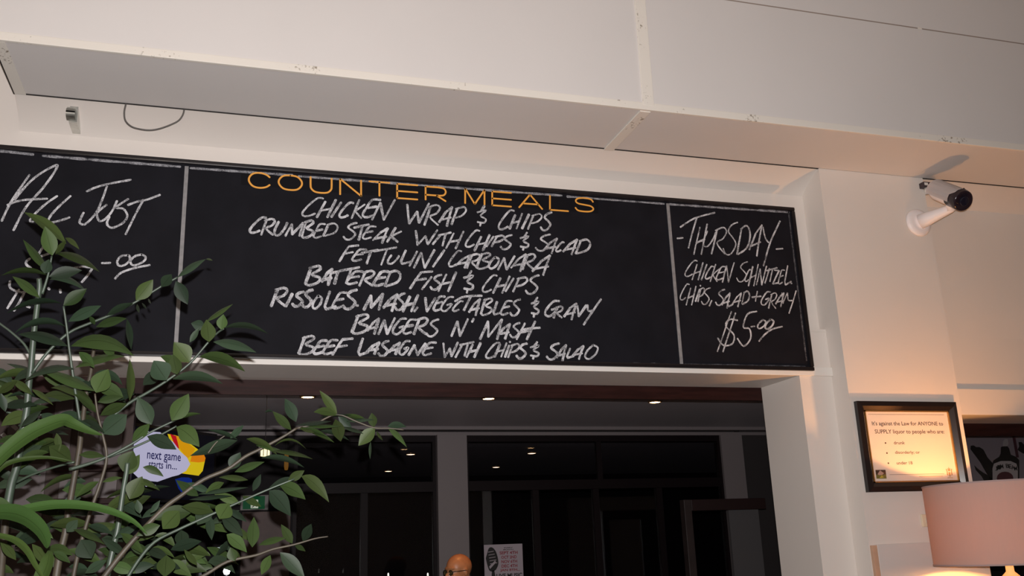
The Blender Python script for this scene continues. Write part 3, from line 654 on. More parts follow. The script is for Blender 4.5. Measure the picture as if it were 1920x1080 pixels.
# ------------------------------------------------------------------ framed law notice
sp = Plane((0, YP-.03, 2), (1, 0, 0), (0, 0, 1))
def S(x, y): return sp.px(x, y, 0)
a = S(1604, 749); b = S(1795, 757); c = S(1814, 918); d = S(1629, 924)
L0 = (a[0]+d[0])/2; L1 = (b[0]+c[0])/2; T0 = (a[1]+b[1])/2; T1 = (c[1]+d[1])/2
ns = thing('framed_notice', 'black framed liquor law notice hanging on the cream pier', 'notice', sp.w((L0+L1)/2, T1))
NF = mat('notice_black_frame', (.014, .010, .010), .16); GOLD = mat('dull_gold_fillet', (.42, .25, .09), .3, metal=.7)
fw_ = .052
def mould(x0, x1, y0, y1, horiz, flip):
    """sloping moulding, thick outside and thin inside"""
    bm = bmesh.new()
    if horiz: P = [(x0, y0 if not flip else y1), (x1, y0 if not flip else y1), (x1-fw_, y1 if not flip else y0), (x0+fw_, y1 if not flip else y0)]
    else: P = [(x0 if not flip else x1, y0), (x0 if not flip else x1, y1), (x1 if not flip else x0, y1-fw_), (x1 if not flip else x0, y0+fw_)]
    P = P
    lo = [bm.verts.new(sp.w(x, y, -.022)) for x, y in P]
    hi = [bm.verts.new(sp.w(x, y, o)) for (x, y), o in zip(P, (.006, .006, -.006, -.006))]
    md = []
    for (x, y), (x2, y2), o in ((P[0], P[3], .014), (P[1], P[2], .014)): md.append(bm.verts.new(sp.w(x+(x2-x)*.55, y+(y2-y)*.55, o)))
    bm.faces.new((hi[0], hi[1], md[1], md[0])); bm.faces.new((md[0], md[1], hi[2], hi[3])); bm.faces.new(lo)
    bm.faces.new((lo[0], lo[1], hi[1], hi[0])); bm.faces.new((lo[2], lo[3], hi[3], hi[2]))
    bm.faces.new((lo[1], lo[2], hi[2], md[1], hi[1])); bm.faces.new((lo[3], lo[0], hi[0], md[0], hi[3]))
    bmesh.ops.recalc_face_normals(bm, faces=bm.faces); return bm
obj('frame_rail', mould(L0, L1, T0, T0-fw_, True, False), NF, ns); obj('frame_rail', mould(L0, L1, T1+fw_, T1, True, True), NF, ns)
bm = None
def stile(xo, xi):
    bm = bmesh.new(); P = [(xo, T1), (xo, T0), (xi, T0-fw_), (xi, T1+fw_)]
    lo = [bm.verts.new(sp.w(x, y, -.022)) for x, y in P]; hi = [bm.verts.new(sp.w(x, y, o)) for (x, y), o in zip(P, (.006, .006, -.006, -.006))]
    md = [bm.verts.new(sp.w(P[0][0]+(P[3][0]-P[0][0])*.55, P[0][1]+(P[3][1]-P[0][1])*.55, .014)), bm.verts.new(sp.w(P[1][0]+(P[2][0]-P[1][0])*.55, P[1][1]+(P[2][1]-P[1][1])*.55, .014))]
    for f in ((hi[0], hi[1], md[1], md[0]), (md[0], md[1], hi[2], hi[3]), lo, (lo[0], lo[1], hi[1], hi[0]), (lo[2], lo[3], hi[3], hi[2]), (lo[1], lo[2], hi[2], md[1], hi[1]), (lo[3], lo[0], hi[0], md[0], hi[3])): bm.faces.new(f)
    bmesh.ops.recalc_face_normals(bm, faces=bm.faces); return bm
obj('frame_stile', stile(L0, L0+fw_), NF, ns); obj('frame_stile', stile(L1, L1-fw_), NF, ns)
g = fw_; t_ = .007
bm = bmesh.new()
for x0, x1, y0, y1 in ((L0+g, L1-g, T0-g-t_, T0-g), (L0+g, L1-g, T1+g, T1+g+t_), (L0+g, L0+g+t_, T1+g, T0-g), (L1-g-t_, L1-g, T1+g, T0-g)):
    poly(sp, [(x0, y0), (x1, y0), (x1, y1), (x0, y1)], -.02, -.004, bm)
obj('gold_fillet', bm, GOLD, ns)
obj('notice_sheet', poly(sp, [(L0+g, T1+g), (L1-g, T1+g), (L1-g, T0-g), (L0+g, T0-g)], -.022, -.016), mat('notice_paper', (.78, .72, .66), .5), ns)
INK = mat('brown_black_ink', (.08, .04, .03), .7)
W_ = L1-L0-2*g; H_ = T0-T1-2*g; X0 = L0+g; Y1_ = T0-g
def nt_(s_, u0, v0, u1, v1, m=INK, nm='printed_lettering', bold=.01): return text_on(sp, s_, X0+u0*W_, Y1_-v1*H_, X0+u1*W_, Y1_-v0*H_, -.0155, m, nm, ns, bold)
nt_("It's against the Law for ANYONE to", .08, .15, .92, .225)
nt_("SUPPLY liquor to people who are:", .10, .265, .92, .34)
nt_("drunk", .30, .43, .43, .475); nt_("disorderly; or", .30, .565, .59, .62); nt_("under 18", .30, .71, .485, .755)
for v in (.455, .595, .735):
    cxx, cyy = X0+.205*W_, Y1_-v*H_
    obj('bullet', poly(sp, [(cxx+.005*math.cos(k), cyy+.005*math.sin(k)) for k in [i*math.pi/5 for i in range(10)]], -.016, -.0153), INK, ns)
RULE = mat('grey_rule_ink', (.28, .24, .2), .7)
for u0, u1, v in ((.05, .95, .055), (.20, .84, .895)):
    obj('printed_rule', poly(sp, [(X0+u0*W_, Y1_-v*H_), (X0+u1*W_, Y1_-v*H_), (X0+u1*W_, Y1_-(v-.006)*H_), (X0+u0*W_, Y1_-(v-.006)*H_)], -.016, -.0155), RULE, ns)
obj('fine_print', poly(sp, [(X0+.54*W_, Y1_-.93*H_), (X0+.82*W_, Y1_-.93*H_), (X0+.82*W_, Y1_-.918*H_), (X0+.54*W_, Y1_-.918*H_)], -.016, -.0155), mat('faint_ink', (.55, .46, .38), .7), ns)
# small picture logo: brown over green with pale figure
lx, ly = X0+.045*W_, Y1_-.945*H_; lw_, lh = .115*W_, .12*H_
lg = obj('logo', poly(sp, [(lx, ly), (lx+lw_, ly), (lx+lw_, ly+lh), (lx, ly+lh)], -.016, -.0155), mat('logo_olive', (.20, .17, .03), .6), ns, label='small square olive and brown logo')
def lp(pts, m, k=.0004): return obj('logo_shape', poly(sp, [(lx+a*lw_, ly+b*lh) for a, b in pts], -.0156, -.0155+k), m, lg)
lp([(0, .45), (1, .45), (1, 1), (0, 1)], mat('logo_brown', (.07, .03, .02), .6)); lp([(.15, .5), (.45, .95), (.8, .6), (.6, .42), (.3, .4)], mat('logo_pink', (.5, .34, .28), .6), .0008)
lp([(.3, .1), (.55, .35), (.75, .15), (.5, .05)], mat('logo_yellow', (.5, .42, .05), .6), .0008)
# crest at right: shield, supporters, crown, as small shapes
kx, ky = X0+.905*W_, Y1_-.955*H_; kw = .085*W_; kh = .17*H_
CR = mat('crest_ink', (.42, .27, .15), .7)
cr = obj('crest', poly(sp, [(kx-.12*kw, ky+.25*kh), (kx, ky+.1*kh), (kx+.12*kw, ky+.25*kh), (kx+.14*kw, ky+.5*kh), (kx-.14*kw, ky+.5*kh)], -.016, -.0153), CR, ns, label='small brown heraldic crest')
for s_ in (-1, 1): obj('crest_supporter', poly(sp, [(kx+s_*a*kw, ky+b*kh) for a, b in ((.22, .2), (.4, .3), (.36, .55), (.45, .78), (.3, .75), (.24, .5))], -.016, -.0153), CR, cr)
obj('crest_crown', poly(sp, [(kx+a*kw, ky+b*kh) for a, b in ((-.14, .58), (.14, .58), (.2, .85), (.07, .75), (0, .95), (-.07, .75), (-.2, .85))], -.016, -.0153), CR, cr)
obj('crest_scroll', poly(sp, [(kx+a*kw, ky+b*kh) for a, b in ((-.4, .0), (.4, .0), (.35, .09), (-.35, .09))], -.016, -.0153), mat('faint_crest', (.6, .5, .36), .7), cr)
GL2 = bpy.data.materials.new('picture_glass'); GL2.use_nodes = True
nt = GL2.node_tree; nt.nodes.remove(nt.nodes['Principled BSDF']); tr = nt.nodes.new('ShaderNodeBsdfTransparent'); gl = nt.nodes.new('ShaderNodeBsdfGlossy'); gl.inputs['Roughness'].default_value = .03
fr = nt.nodes.new('ShaderNodeFresnel'); fr.inputs[0].default_value = 1.4; mx = nt.nodes.new('ShaderNodeMixShader')
mx.inputs[0].default_value = .05; nt.links.new(tr.outputs[0], mx.inputs[1]); nt.links.new(gl.outputs[0], mx.inputs[2]); nt.links.new(mx.outputs[0], nt.nodes['Material Output'].inputs[0])
obj('glass', poly(sp, [(L0+g, T1+g), (L1-g, T1+g), (L1-g, T0-g), (L0+g, T0-g)], -.0125, -.0115), GL2, ns)
# switch half hidden behind the lamp
sw = atY(1733, 976, YP-.02)
s = thing('light_switch', 'cream light switch on the pier, half hidden behind the lamp shade', 'switch', (sw.x, YP-.006, sw.z-.04))
obj('plate', box(sw.x-.012, sw.x+.06, YP-.02, YP-.006, sw.z-.035, sw.z+.035, bevel=.005), mat('aged_cream_plastic', (.74, .64, .46), .35), s)
obj('rocker', box(sw.x+.012, sw.x+.036, YP-.026, YP-.02, sw.z-.014, sw.z+.014, bevel=.002), WHITEP, s)

# ------------------------------------------------------------------ floor lamp
LX, LY, LR, LZ0, LZ1 = 3.93, 4.12, .36, 1.50, 1.905
lm = thing('floor_lamp', 'lit lamp with a large taupe drum shade in front of the pier', 'lamp', (LX, LY, 0))
SH = bpy.data.materials.new('taupe_linen_shade'); SH.use_nodes = True; nt = SH.node_tree; b = nt.nodes['Principled BSDF']
b.inputs['Base Color'].default_value = (.50, .385, .345, 1); b.inputs['Roughness'].default_value = .9
tl = nt.nodes.new('ShaderNodeBsdfTranslucent'); tl.inputs[0].default_value = (.6, .40, .24, 1); mx = nt.nodes.new('ShaderNodeMixShader'); mx.inputs[0].default_value = .20
tc = nt.nodes.new('ShaderNodeTexCoord'); wv = nt.nodes.new('ShaderNodeTexNoise'); wv.inputs['Scale'].default_value = 180; mp = nt.nodes.new('ShaderNodeMapping'); mp.inputs['Scale'].default_value = (1, 1, .15)
nt.links.new(tc.outputs['Object'], mp.inputs[0]); nt.links.new(mp.outputs[0], wv.inputs['Vector']); bpn = nt.nodes.new('ShaderNodeBump'); bpn.inputs['Strength'].default_value = .2; nt.links.new(wv.outputs[0], bpn.inputs['Height']); nt.links.new(bpn.outputs[0], b.inputs['Normal'])
nt.links.new(b.outputs[0], mx.inputs[1]); nt.links.new(tl.outputs[0], mx.inputs[2]); nt.links.new(mx.outputs[0], nt.nodes['Material Output'].inputs[0])
sh = obj('lamp_shade', lathe((LX, LY, LZ0), [(LR, 0), (LR, .01), (LR, LZ1-LZ0-.01), (LR, LZ1-LZ0), (LR-.004, LZ1-LZ0), (LR-.004, 0)], 96, closed=True), SH, lm, smooth=False)
for z in (LZ0+.002, LZ1-.002): obj('shade_hem', lathe((LX, LY, z), [(LR-.006, -.003), (LR+.0025, -.004), (LR+.0025, .004), (LR-.006, .003)], 96, closed=True), mat('shade_hem', (.40, .29, .27), .8), sh)
STM = mat('cream_lamp_stem', (.60, .45, .28), .35)
obj('pole', lathe((LX, LY, 0), [(.014, .03), (.014, 1.35), (.045, 1.37), (.05, 1.43), (.02, 1.46), (.018, 1.53), (0, 1.53)], 28), STM, lm, smooth=True)
obj('base', lathe((LX, LY, 0), [(0, 0), (.17, 0), (.17, .015), (.15, .028), (.03, .04), (0, .04)], 48), STM, lm, smooth=True)
bm = bmesh.new()
for k in range(3):
    a = k*2*math.pi/3+.4; tube([(LX+.016*math.cos(a), LY+.016*math.sin(a), 1.515), (LX+(LR-.005)*math.cos(a), LY+(LR-.005)*math.sin(a), 1.515)], .0025, 6, bm)
obj('shade_spider', bm, STEEL, lm)
obj('bulb', lathe((LX, LY, 1.53), [(.013, 0), (.018, .02), (.032, .05), (.034, .07), (.024, .095), (0, .105)], 24), mat('bulb_glass', (1, .9, .7), .3, emit=(1, .62, .28), estr=30), lm, smooth=True)
light('lamp_bulb', 'POINT', (LX, LY, 1.665), 38, (1, .43, .115), .03)

# ------------------------------------------------------------------ bottle mirror seen over the servery
YM = 6.3
mp_ = Plane((0, YM, 2), (1, 0, 0), (0, 0, 1))
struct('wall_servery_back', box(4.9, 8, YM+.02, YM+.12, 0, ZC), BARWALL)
xm0, zm0 = mp_.px(1812, 960); xm1, zm1 = mp_.px(1990, 815)
mm = thing('bar_mirror', 'grey printed bar mirror with bottle silhouettes behind the servery', 'mirror', mp_.w((xm0+xm1)/2, zm0))
PG = mat('mirror_grey', (.16, .135, .15), .25); K_ = mat('print_black', (.006, .005, .005), .4)
obj('mirror_sheet', box(xm0, xm1, YM, YM+.02, 2+zm0, 2+zm1), PG, mm)
def MC(x, y): return mp_.px(1780+x/7.714, 780+y/7.714)
def shape(pts, m, o0, o1, nm, cv=False, par=None):
    P = [MC(*p) for p in (smooth_curve(pts+[pts[0]], 3)[:-1] if cv else pts)]
    return obj(nm, poly(mp_, P, o0, o1), m, par or mm)
shape([(308, 430), (350, 425), (385, 450), (430, 448), (490, 485), (550, 600), (640, 700), (640, 760), (610, 800), (650, 930), (600, 930), (520, 800), (440, 660), (350, 540), (305, 480)], K_, 0, .002, 'bottle_silhouette')
shape([(360, 715), (400, 755), (480, 815), (545, 850), (640, 935), (500, 935), (465, 870), (380, 780)], K_, 0, .002, 'bottle_silhouette')
shape([(1000, 380), (1040, 375), (1100, 440), (1180, 520), (1150, 560), (1060, 540), (985, 490), (1010, 440)], K_, 0, .002, 'bottle_silhouette')
bt = shape([(745, 450), (780, 436), (835, 436), (862, 470), (885, 560), (960, 590), (1008, 640), (1008, 760), (1010, 1150), (620, 1150), (615, 700), (640, 640), (720, 590), (742, 540)], K_, 0, .003, 'bottle_silhouette')
shape([(770, 440), (775, 370), (800, 330), (840, 335), (850, 400), (835, 438)], mat('cap_grey', (.22, .2, .2), .3), 0, .0035, 'bottle_cap', par=bt)
LBL = mat('label_grey', (.30, .27, .27), .5)
shape([(625, 1100), (620, 760), (640, 690), (740, 652), (880, 652), (965, 690), (985, 760), (985, 1100)], LBL, .003, .004, 'bottle_label', par=bt)
shape([(800+120*math.cos(i*math.pi/8), 900+95*math.sin(i*math.pi/8)) for i in range(16)], mat('seal_red', (.07, .02, .025), .5), .004, .005, 'label_seal', par=bt)
for i, ch in enumerate('JIM BEAM'):
    if ch == ' ': continue
    u = 672+i*40; v = 800-48*math.sin(math.pi*(i+.5)/8)
    a = MC(u-15, v); b = MC(u+17, v-62)
    text_on(mp_, ch, a[0], a[1], b[0], b[1], .0045, K_, 'label_lettering', bt, .02)
obj('glazing_bar', box(mp_.px(1900, 830)[0], mp_.px(1905, 830)[0], YM-.004, YM, 2+mp_.px(1900, 858)[1], 2+zm1), mat('red_brown_bar', (.04, .012, .018), .4), mm)

# ------------------------------------------------------------------ the keno screen
k1 = atZ(240, 797, 2.50); k2 = atZ(404, 819, 2.50)
kp = Plane(k1, k2-k1, (0, 0, 1))
def KX(x, y): return kp.px(x, y)
def KZ(x, y): return kp.px(240+x/6.354, 790+y/6.354)
wK = (k2-k1).length; hK = -KX(300, 935)[1]
ks = thing('game_screen', 'lit game screen reading next game starts in, partly behind the plant', 'screen', kp.w(wK/2, -hK))
EB = mat('screen_bezel', (.01, .01, .012), .3)
obj('bezel', poly(kp, [(-.02, -hK-.02), (wK+.02, -hK-.02), (wK+.02, .02), (-.02, .02)], -.05, -.002), EB, ks)
obj('bracket', tube([kp.w(.04, -.05, -.05), kp.w(.04, -.05, -.16), kp.w(.04, ZC-k1.z, -.16)], .018, 10), EB, ks)
def em(n, c, s_=1): return mat(n, (.006, .006, .006), .5, spec=.06, emit=c, estr=s_)
obj('display', poly(kp, [(0, -hK), (wK, -hK), (wK, 0), (0, 0)], -.002, 0), em('display_black', (.002, .002, .004), 1), ks)
def kshape(pts, m, o, nm='display_shape'):
    return obj(nm, poly(kp, [KZ(*p) for p in pts], 0, o), m, ks)
kshape([(470, 150), (560, 165), (620, 185), (760, 280), (900, 385), (922, 440), (890, 590), (840, 648), (640, 620), (560, 400)], em('display_yellow', (.72, .52, .01), .8), .0006)
kshape([(560, 165), (640, 200), (800, 330), (760, 400), (700, 450), (620, 330)], em('display_amber', (.72, .33, .005), .8), .001)
kshape([(760, 400), (905, 400), (922, 440), (910, 480), (840, 490), (740, 480)], em('display_orange', (.75, .22, .005), .8), .0014)
kshape([(500, 150), (570, 175), (610, 330), (560, 290)], em('display_red', (.5, .006, .015), .8), .0018)
kshape([(-60, 500), (-80, 360), (60, 250), (140, 160), (230, 120), (380, 130), (540, 250), (620, 360), (700, 430), (738, 510), (690, 590), (600, 640), (520, 660), (350, 720), (150, 700)], em('display_white', (.50, .48, .66), .8), .0022)
kshape([(560, 690), (640, 668), (720, 670), (760, 690), (760, 820), (640, 850), (600, 800)], em('display_blue', (.003, .02, .2), .7), .0016)
kshape([(200, 760), (250, 730), (360, 770), (350, 800), (220, 790)], MATS['display_white'], .002)
NV = em('display_navy_text', (.01, .01, .09), .7)
def kt(s_, p, q, r_):
    a = KZ(*p); b = KZ(*q); text_on(kp, s_, a[0], a[1], b[0], b[1], .0026, NV, 'display_lettering', ks, .008, rot=r_)
sl = (KZ(600, 470)[1]-KZ(230, 440)[1])/(KZ(600, 470)[0]-KZ(230, 440)[0])
kt('next', (222, 445), (398, 372), 0); kt('game', (420, 490), (628, 408), 0); kt('starts', (240, 553), (418, 490), 0); kt('in...', (448, 565), (582, 500), 0)

# ------------------------------------------------------------------ exit sign, lantern, small lights behind the plant
YE = YFAR-.09
e0 = atY(455, 955, YE); e1_ = atY(497, 930, YE)
es = thing('exit_sign', 'small green running man exit sign behind the leaves', 'exit sign', ((e0.x+e1_.x)/2, YE, e0.z))
ep = Plane((0, YE, 2), (1, 0, 0), (0, 0, 1))
obj('sign_case', box(e0.x-.02, e1_.x+.03, YE, YE+.068, e0.z-.01, e1_.z+.01, bevel=.004), mat('exit_case_grey', (.12, .11, .10), .5), es)
obj('sign_face', box(e0.x, e1_.x, YE-.004, YE, e0.z, e1_.z), em('exit_green', (.004, .045, .016), .8), es)
def EP(x, y): return ep.px(x, y)
obj('white_panel', poly(ep, [EP(470, 953), EP(484, 953), EP(484, 937), EP(470, 937)], .004, .006), em('exit_white', (.42, .45, .36), .9), es)
KM = mat('exit_dark_green', (.004, .012, .006), .5)
bm = bmesh.new()
for st in ([(477.5, 941.5), (477, 946)], [(477, 946), (480, 949), (482, 949.5)], [(477, 946), (475, 950), (472, 951)], [(477.5, 942), (480.5, 944), (482, 943)], [(477, 942), (474, 943.5), (473, 946)]):
    ribbon(ep, [EP(*p) for p in st], .007, .0066, bm)
obj('running_man', orient(bm, ep), KM, es)
cxx, cyy = EP(478.5, 939.6); obj('running_man_head', poly(ep, [(cxx+.0055*math.cos(i*.785), cyy+.0055*math.sin(i*.785)) for i in range(8)], .006, .0068), KM, es)
# plain dull brown box under the sign
b0_ = atY(452, 1010, YE+.02); b1_ = atY(545, 958, YE+.02)
tag(obj('wall_box', box(b0_.x, b1_.x, YE+.0, YE+.068, 0, b1_.z, bevel=.006), mat('dull_brown_box', (.10, .062, .055), .6, noise=.3)), 'dim brown box top below the green exit sign', 'cabinet')
# lantern
l0 = atY(484, 856, 6.6); l1 = atY(510, 837, 6.6); cx_, cy_ = (l0.x+l1.x)/2, 6.6
lt_ = thing('hanging_lantern', 'small glowing slatted lantern seen between the plant leaves', 'lantern', (cx_, cy_, l0.z))
r_ = (l1.x-l0.x)/2
obj('glass_core', lathe((cx_, cy_, l0.z), [(0, 0), (r_*.7, .003), (r_*.75, .03), (r_*.7, l1.z-l0.z), (0, l1.z-l0.z)], 20), em('lantern_glow', (1, .86, .45), 1.6), lt_, smooth=True)
for i in range(10):
    a = i*math.pi/5; obj('slat', box(cx_+r_*.9*math.cos(a)-.0025, cx_+r_*.9*math.cos(a)+.0025, cy_+r_*.9*math.sin(a)-.0025, cy_+r_*.9*math.sin(a)+.0025, l0.z, l1.z), EB, lt_)
obj('lantern_cap', lathe((cx_, cy_, l1.z), [(r_, 0), (r_*.5, .02), (0, .025), (0, 0)], 20), EB, lt_)
obj('hanging_cord', tube([(cx_, cy_, l1.z+.02), (cx_, cy_, ZC)], .0018, 6), EB, lt_)
a_ = atY(533, 882, 7.3); b_ = atY(541, 848, 7.3); cx_ = (a_.x+b_.x)/2
pd = thing('amber_pendant', 'slim amber glass pendant to the right of the slatted lantern', 'pendant light', (cx_, 7.3, a_.z))
obj('amber_glass', lathe((cx_, 7.3, a_.z), [(0, 0), (.012, .004), (.016, .03), (.015, b_.z-a_.z), (0, b_.z-a_.z)], 14), em('amber_dim', (.16, .07, .012), .7), pd, smooth=True)
obj('hanging_cord', tube([(cx_, 7.3, b_.z), (cx_, 7.3, ZC)], .0016, 6), EB, pd)
# counter and post with bright lamp
YQ = 6.0
c_ = atY(425, 1071, YQ)
ct = thing('bar_counter', 'dark bar counter below the frame line inside the opening', 'counter', (1.4, 6.05, 0))
obj('counter_body', box(-.5, 3.0, 5.9, 6.25, 0, 1.0), TIMBER, ct); obj('worktop', box(-.55, 3.05, 5.85, 6.35, 1.0, 1.04, bevel=.005), EB, ct)
sl_ = thing('spotlight', 'dazzling white lamp low behind the plant', 'light', (c_.x, YQ, 1.04))
obj('stand', lathe((c_.x, YQ, 1.04), [(.05, 0), (.05, .01), (.008, .015), (.008, c_.z-1.04-.02), (0, c_.z-1.04-.02)], 16), EB, sl_)
obj('lamp_head', lathe((c_.x, YQ, c_.z-.02), [(0, 0), (.014, .004), (.02, .02), (.014, .036), (0, .04)], 20), em('dazzling_white', (1, 1, 1), 18), sl_, smooth=True)
light('spotlight_glow', 'POINT', (c_.x, YQ-.04, c_.z), 1.2, (.9, .95, 1), .02)
p = atY(374, 1043, YQ); q = p
tp = thing('metal_post', 'slim grey metal post with a cap behind the lower leaves', 'post', (p.x, YQ, 1.04))
obj('shaft', tube([(p.x, YQ, 1.04), (p.x, YQ, p.z-.01)], .016, 16), mat('dull_grey_metal', (.07, .07, .075), .4), tp, smooth=True)
obj('cap', lathe((p.x, YQ, p.z-.012), [(.019, 0), (.02, .012), (.014, .02), (0, .021)], 16), MATS['dull_grey_metal'], tp, smooth=True)
a_ = atY(404, 1028.5, 6.12); b_ = atY(429, 1027, 6.12)
tl_ = thing('light_tube', 'short horizontal white light tube above the dazzling lamp', 'light', a_)
obj('tube', tube([a_, b_], .006, 8), em('white_tube', (.6, .65, .7), 1), tl_)
for q in (a_, b_): obj('stand', tube([(q.x, q.y, q.z), (q.x, q.y, 1.04)], .003, 6), EB, tl_)
for px, lb in ((728, 'thin white candle light left of the one by the grey column'), (802, 'thin white candle light just left of the grey column')):
    t = atY(px, 1074, 6.15)
    th = thing('candle_light', lb, 'candle light', (t.x, 6.15, 1.04), 'thin candle lights on the bar counter')
    obj('candle_stick', tube([(t.x, 6.15, 1.04), (t.x, 6.15, t.z-.04)], .008, 10), WHITEP, th); obj('flame_tip', tube([(t.x, 6.15, t.z-.04), (t.x, 6.15, t.z-.005), (t.x, 6.15, t.z)], [.007, .005, .002], 10), em('candle_white', (.9, .88, .8), 1.2), th)

# ------------------------------------------------------------------ poster on the far glass
YO = YFAR-.035
op = Plane((0, YO, 2), (1, 0, 0), (0, 0, 1))
o0 = op.px(907, 1021); o1 = op.px(979, 1020)
w_ = o1[0]-o0[0]; hh = w_*1.38; ox_, oy_ = o0[0], (o0[1]+o1[1])/2
po = thing('gig_poster', 'grey live music poster with a vintage microphone and red dates', 'poster', op.w(ox_+w_/2, oy_-hh))
obj('poster_sheet', poly(op, [(ox_, oy_-hh), (ox_+w_, oy_-hh), (ox_+w_, oy_), (ox_, oy_)], 0, .003), mat('poster_paper', (.36, .31, .34), .6), po)
RD = mat('poster_red', (.24, .02, .035), .6)
def pt_(s_, u0, v0, u1, v1, m=RD): text_on(op, s_, ox_+u0*w_, oy_-v1*w_, ox_+u1*w_, oy_-v0*w_, .0034, m, 'printed_lettering', po, .03)
for i, (s_, u0, u1) in enumerate((('SEPT 4TH', .40, .87), ('OCT 2ND', .44, .84), ('NOV 6TH', .44, .85), ('DEC 4TH', .44, .85), ('JAN 8TH...', .40, .92))): pt_(s_, u0, .17+i*.105, u1, .245+i*.105)
pt_('LIVE MUSIC', .30, .70, .97, .80, K_); pt_('EVERY', .52, .075, .75, .10, K_); pt_('MONTH', .50, .12, .76, .145, K_)
mk = lambda pts, m, o=.0034, nm='microphone_print': obj(nm, poly(op, [(ox_+a*w_, oy_-b*w_) for a, b in pts], .003, o), m, po)
mk(smooth_curve([(.08, .2), (.13, .08), (.22, .07), (.31, .18), (.36, .38), (.35, .5), (.27, .62), (.14, .63), (.08, .5), (.04, .32)], 3), K_)
for k in range(5): mk([(.10+k*.012, .17+k*.07), (.25+k*.02, .15+k*.07), (.25+k*.02, .165+k*.07), (.10+k*.012, .185+k*.07)], MATS['poster_paper'], .0037, 'microphone_grille')
mk([(.12, .52), (.28, .38), (.30, .43), (.14, .58)], MATS['poster_paper'], .0038); mk([(.19, .62), (.25, .61), (.28, .8), (.17, .8)], K_)
mk([(.12, .82), (.9, .82), (.86, 1.0), (.7, 1.05), (.5, .98), (.3, 1.06), (.16, 1.0)], K_, .0034, 'crowd_print')

# ------------------------------------------------------------------ the bald man
def ell(bm, c, r, rot=None, seg=20):
    M = Matrix.Translation(Vector(c)) @ (rot.to_4x4() if rot else Matrix.Identity(4)) @ Matrix.Diagonal((*r, 1))
    bmesh.ops.create_uvsphere(bm, u_segments=seg, v_segments=max(8, seg//2), radius=1, matrix=M)
def cap(bm, pts, rs):
    for (p, q), (r0, r1) in zip(zip(pts, pts[1:]), zip(rs, rs[1:])):
        tube([p, q], [r0, r1], 14, bm); 
    for p, r in zip(pts, rs): ell(bm, p, (r, r, r), seg=14)
def remesh(bm, vox, name, m, parent, sm=4):
    me = bpy.data.meshes.new('r'); bm.to_mesh(me); bm.free(); t = bpy.data.objects.new('r', me); COL.objects.link(t)
    md = t.modifiers.new('r', 'REMESH'); md.mode = 'VOXEL'; md.voxel_size = vox
    ms = t.modifiers.new('s', 'SMOOTH'); ms.factor = .5; ms.iterations = sm
    bpy.context.view_layer.update(); me2 = bpy.data.meshes.new_from_object(t.evaluated_get(bpy.context.evaluated_depsgraph_get()))
    bpy.data.objects.remove(t); b2 = bmesh.new(); b2.from_mesh(me2); bpy.data.meshes.remove(me2)
    return obj(name, b2, m, parent, smooth=True)
top = atY(857, 1038, 7.0)
HC = Vector((atY(859, 1060, 7.0).x, 7.0, top.z-.105))     # centre of skull
ty_ = math.radians(203)    # facing left, a little toward the camera
fwd = Vector((math.cos(ty_), math.sin(ty_), 0)); lft = Vector((-fwd.y, fwd.x, 0))*1
tilt = -.12
fwd3 = (fwd+Vector((0, 0, tilt))).normalized(); up3 = lft.cross(fwd3)*-1
if up3.z < 0: up3 = -up3
RM = Matrix((fwd3, lft, up3)).transposed()
def hp(a, b, c): return HC+fwd3*a+lft*b+up3*c
man = thing('person', 'bald person in dark-rimmed glasses standing behind the bar, looking left', 'person', (HC.x, 7.0, 0))
bm = bmesh.new()
ell(bm, hp(-.01, 0, .01), (.103, .078, .092), RM, 28); ell(bm, hp(.035, 0, -.045), (.062, .062, .075), RM, 24); ell(bm, hp(.05, 0, -.095), (.042, .045, .032), RM)
ell(bm, hp(.082, 0, .012), (.018, .055, .010), RM)
cap(bm, [hp(.088, 0, -.005), hp(.112, 0, -.040)], [.009, .014]); ell(bm, hp(.103, 0, -.046), (.014, .019, .009), RM)
ell(bm, hp(.085, 0, -.078), (.012, .024, .005), RM, 14); ell(bm, hp(.083, 0, -.088), (.012, .02, .005), RM, 14)
for s_ in (-1, 1):
    ell(bm, hp(-.01, s_*.078, -.025), (.019, .009, .032), RM, 16); ell(bm, hp(.06, s_*.038, -.045), (.028, .02, .025), RM, 14); ell(bm, hp(.080, s_*.031, -.012), (.010, .014, .009), RM, 12)
nb = Vector((HC.x+.03, 7.0, HC.z-.20))
cap(bm, [hp(-.02, 0, -.06), nb, nb-Vector((0, 0, .05))], [.062, .058, .065])
sx = lft
sh_z = nb.z-.06
tor = [(0, .0, .17), (-.16, .02, .19), (-.34, .0, .17), (-.48, 0, .165)]
for dz, dx, r in tor: ell(bm, nb+Vector((0, 0, -.08+dz))+fwd*dx, (.115, r, .13), Matrix((fwd, lft, Vector((0, 0, 1)))).transposed(), 20)
hands = []
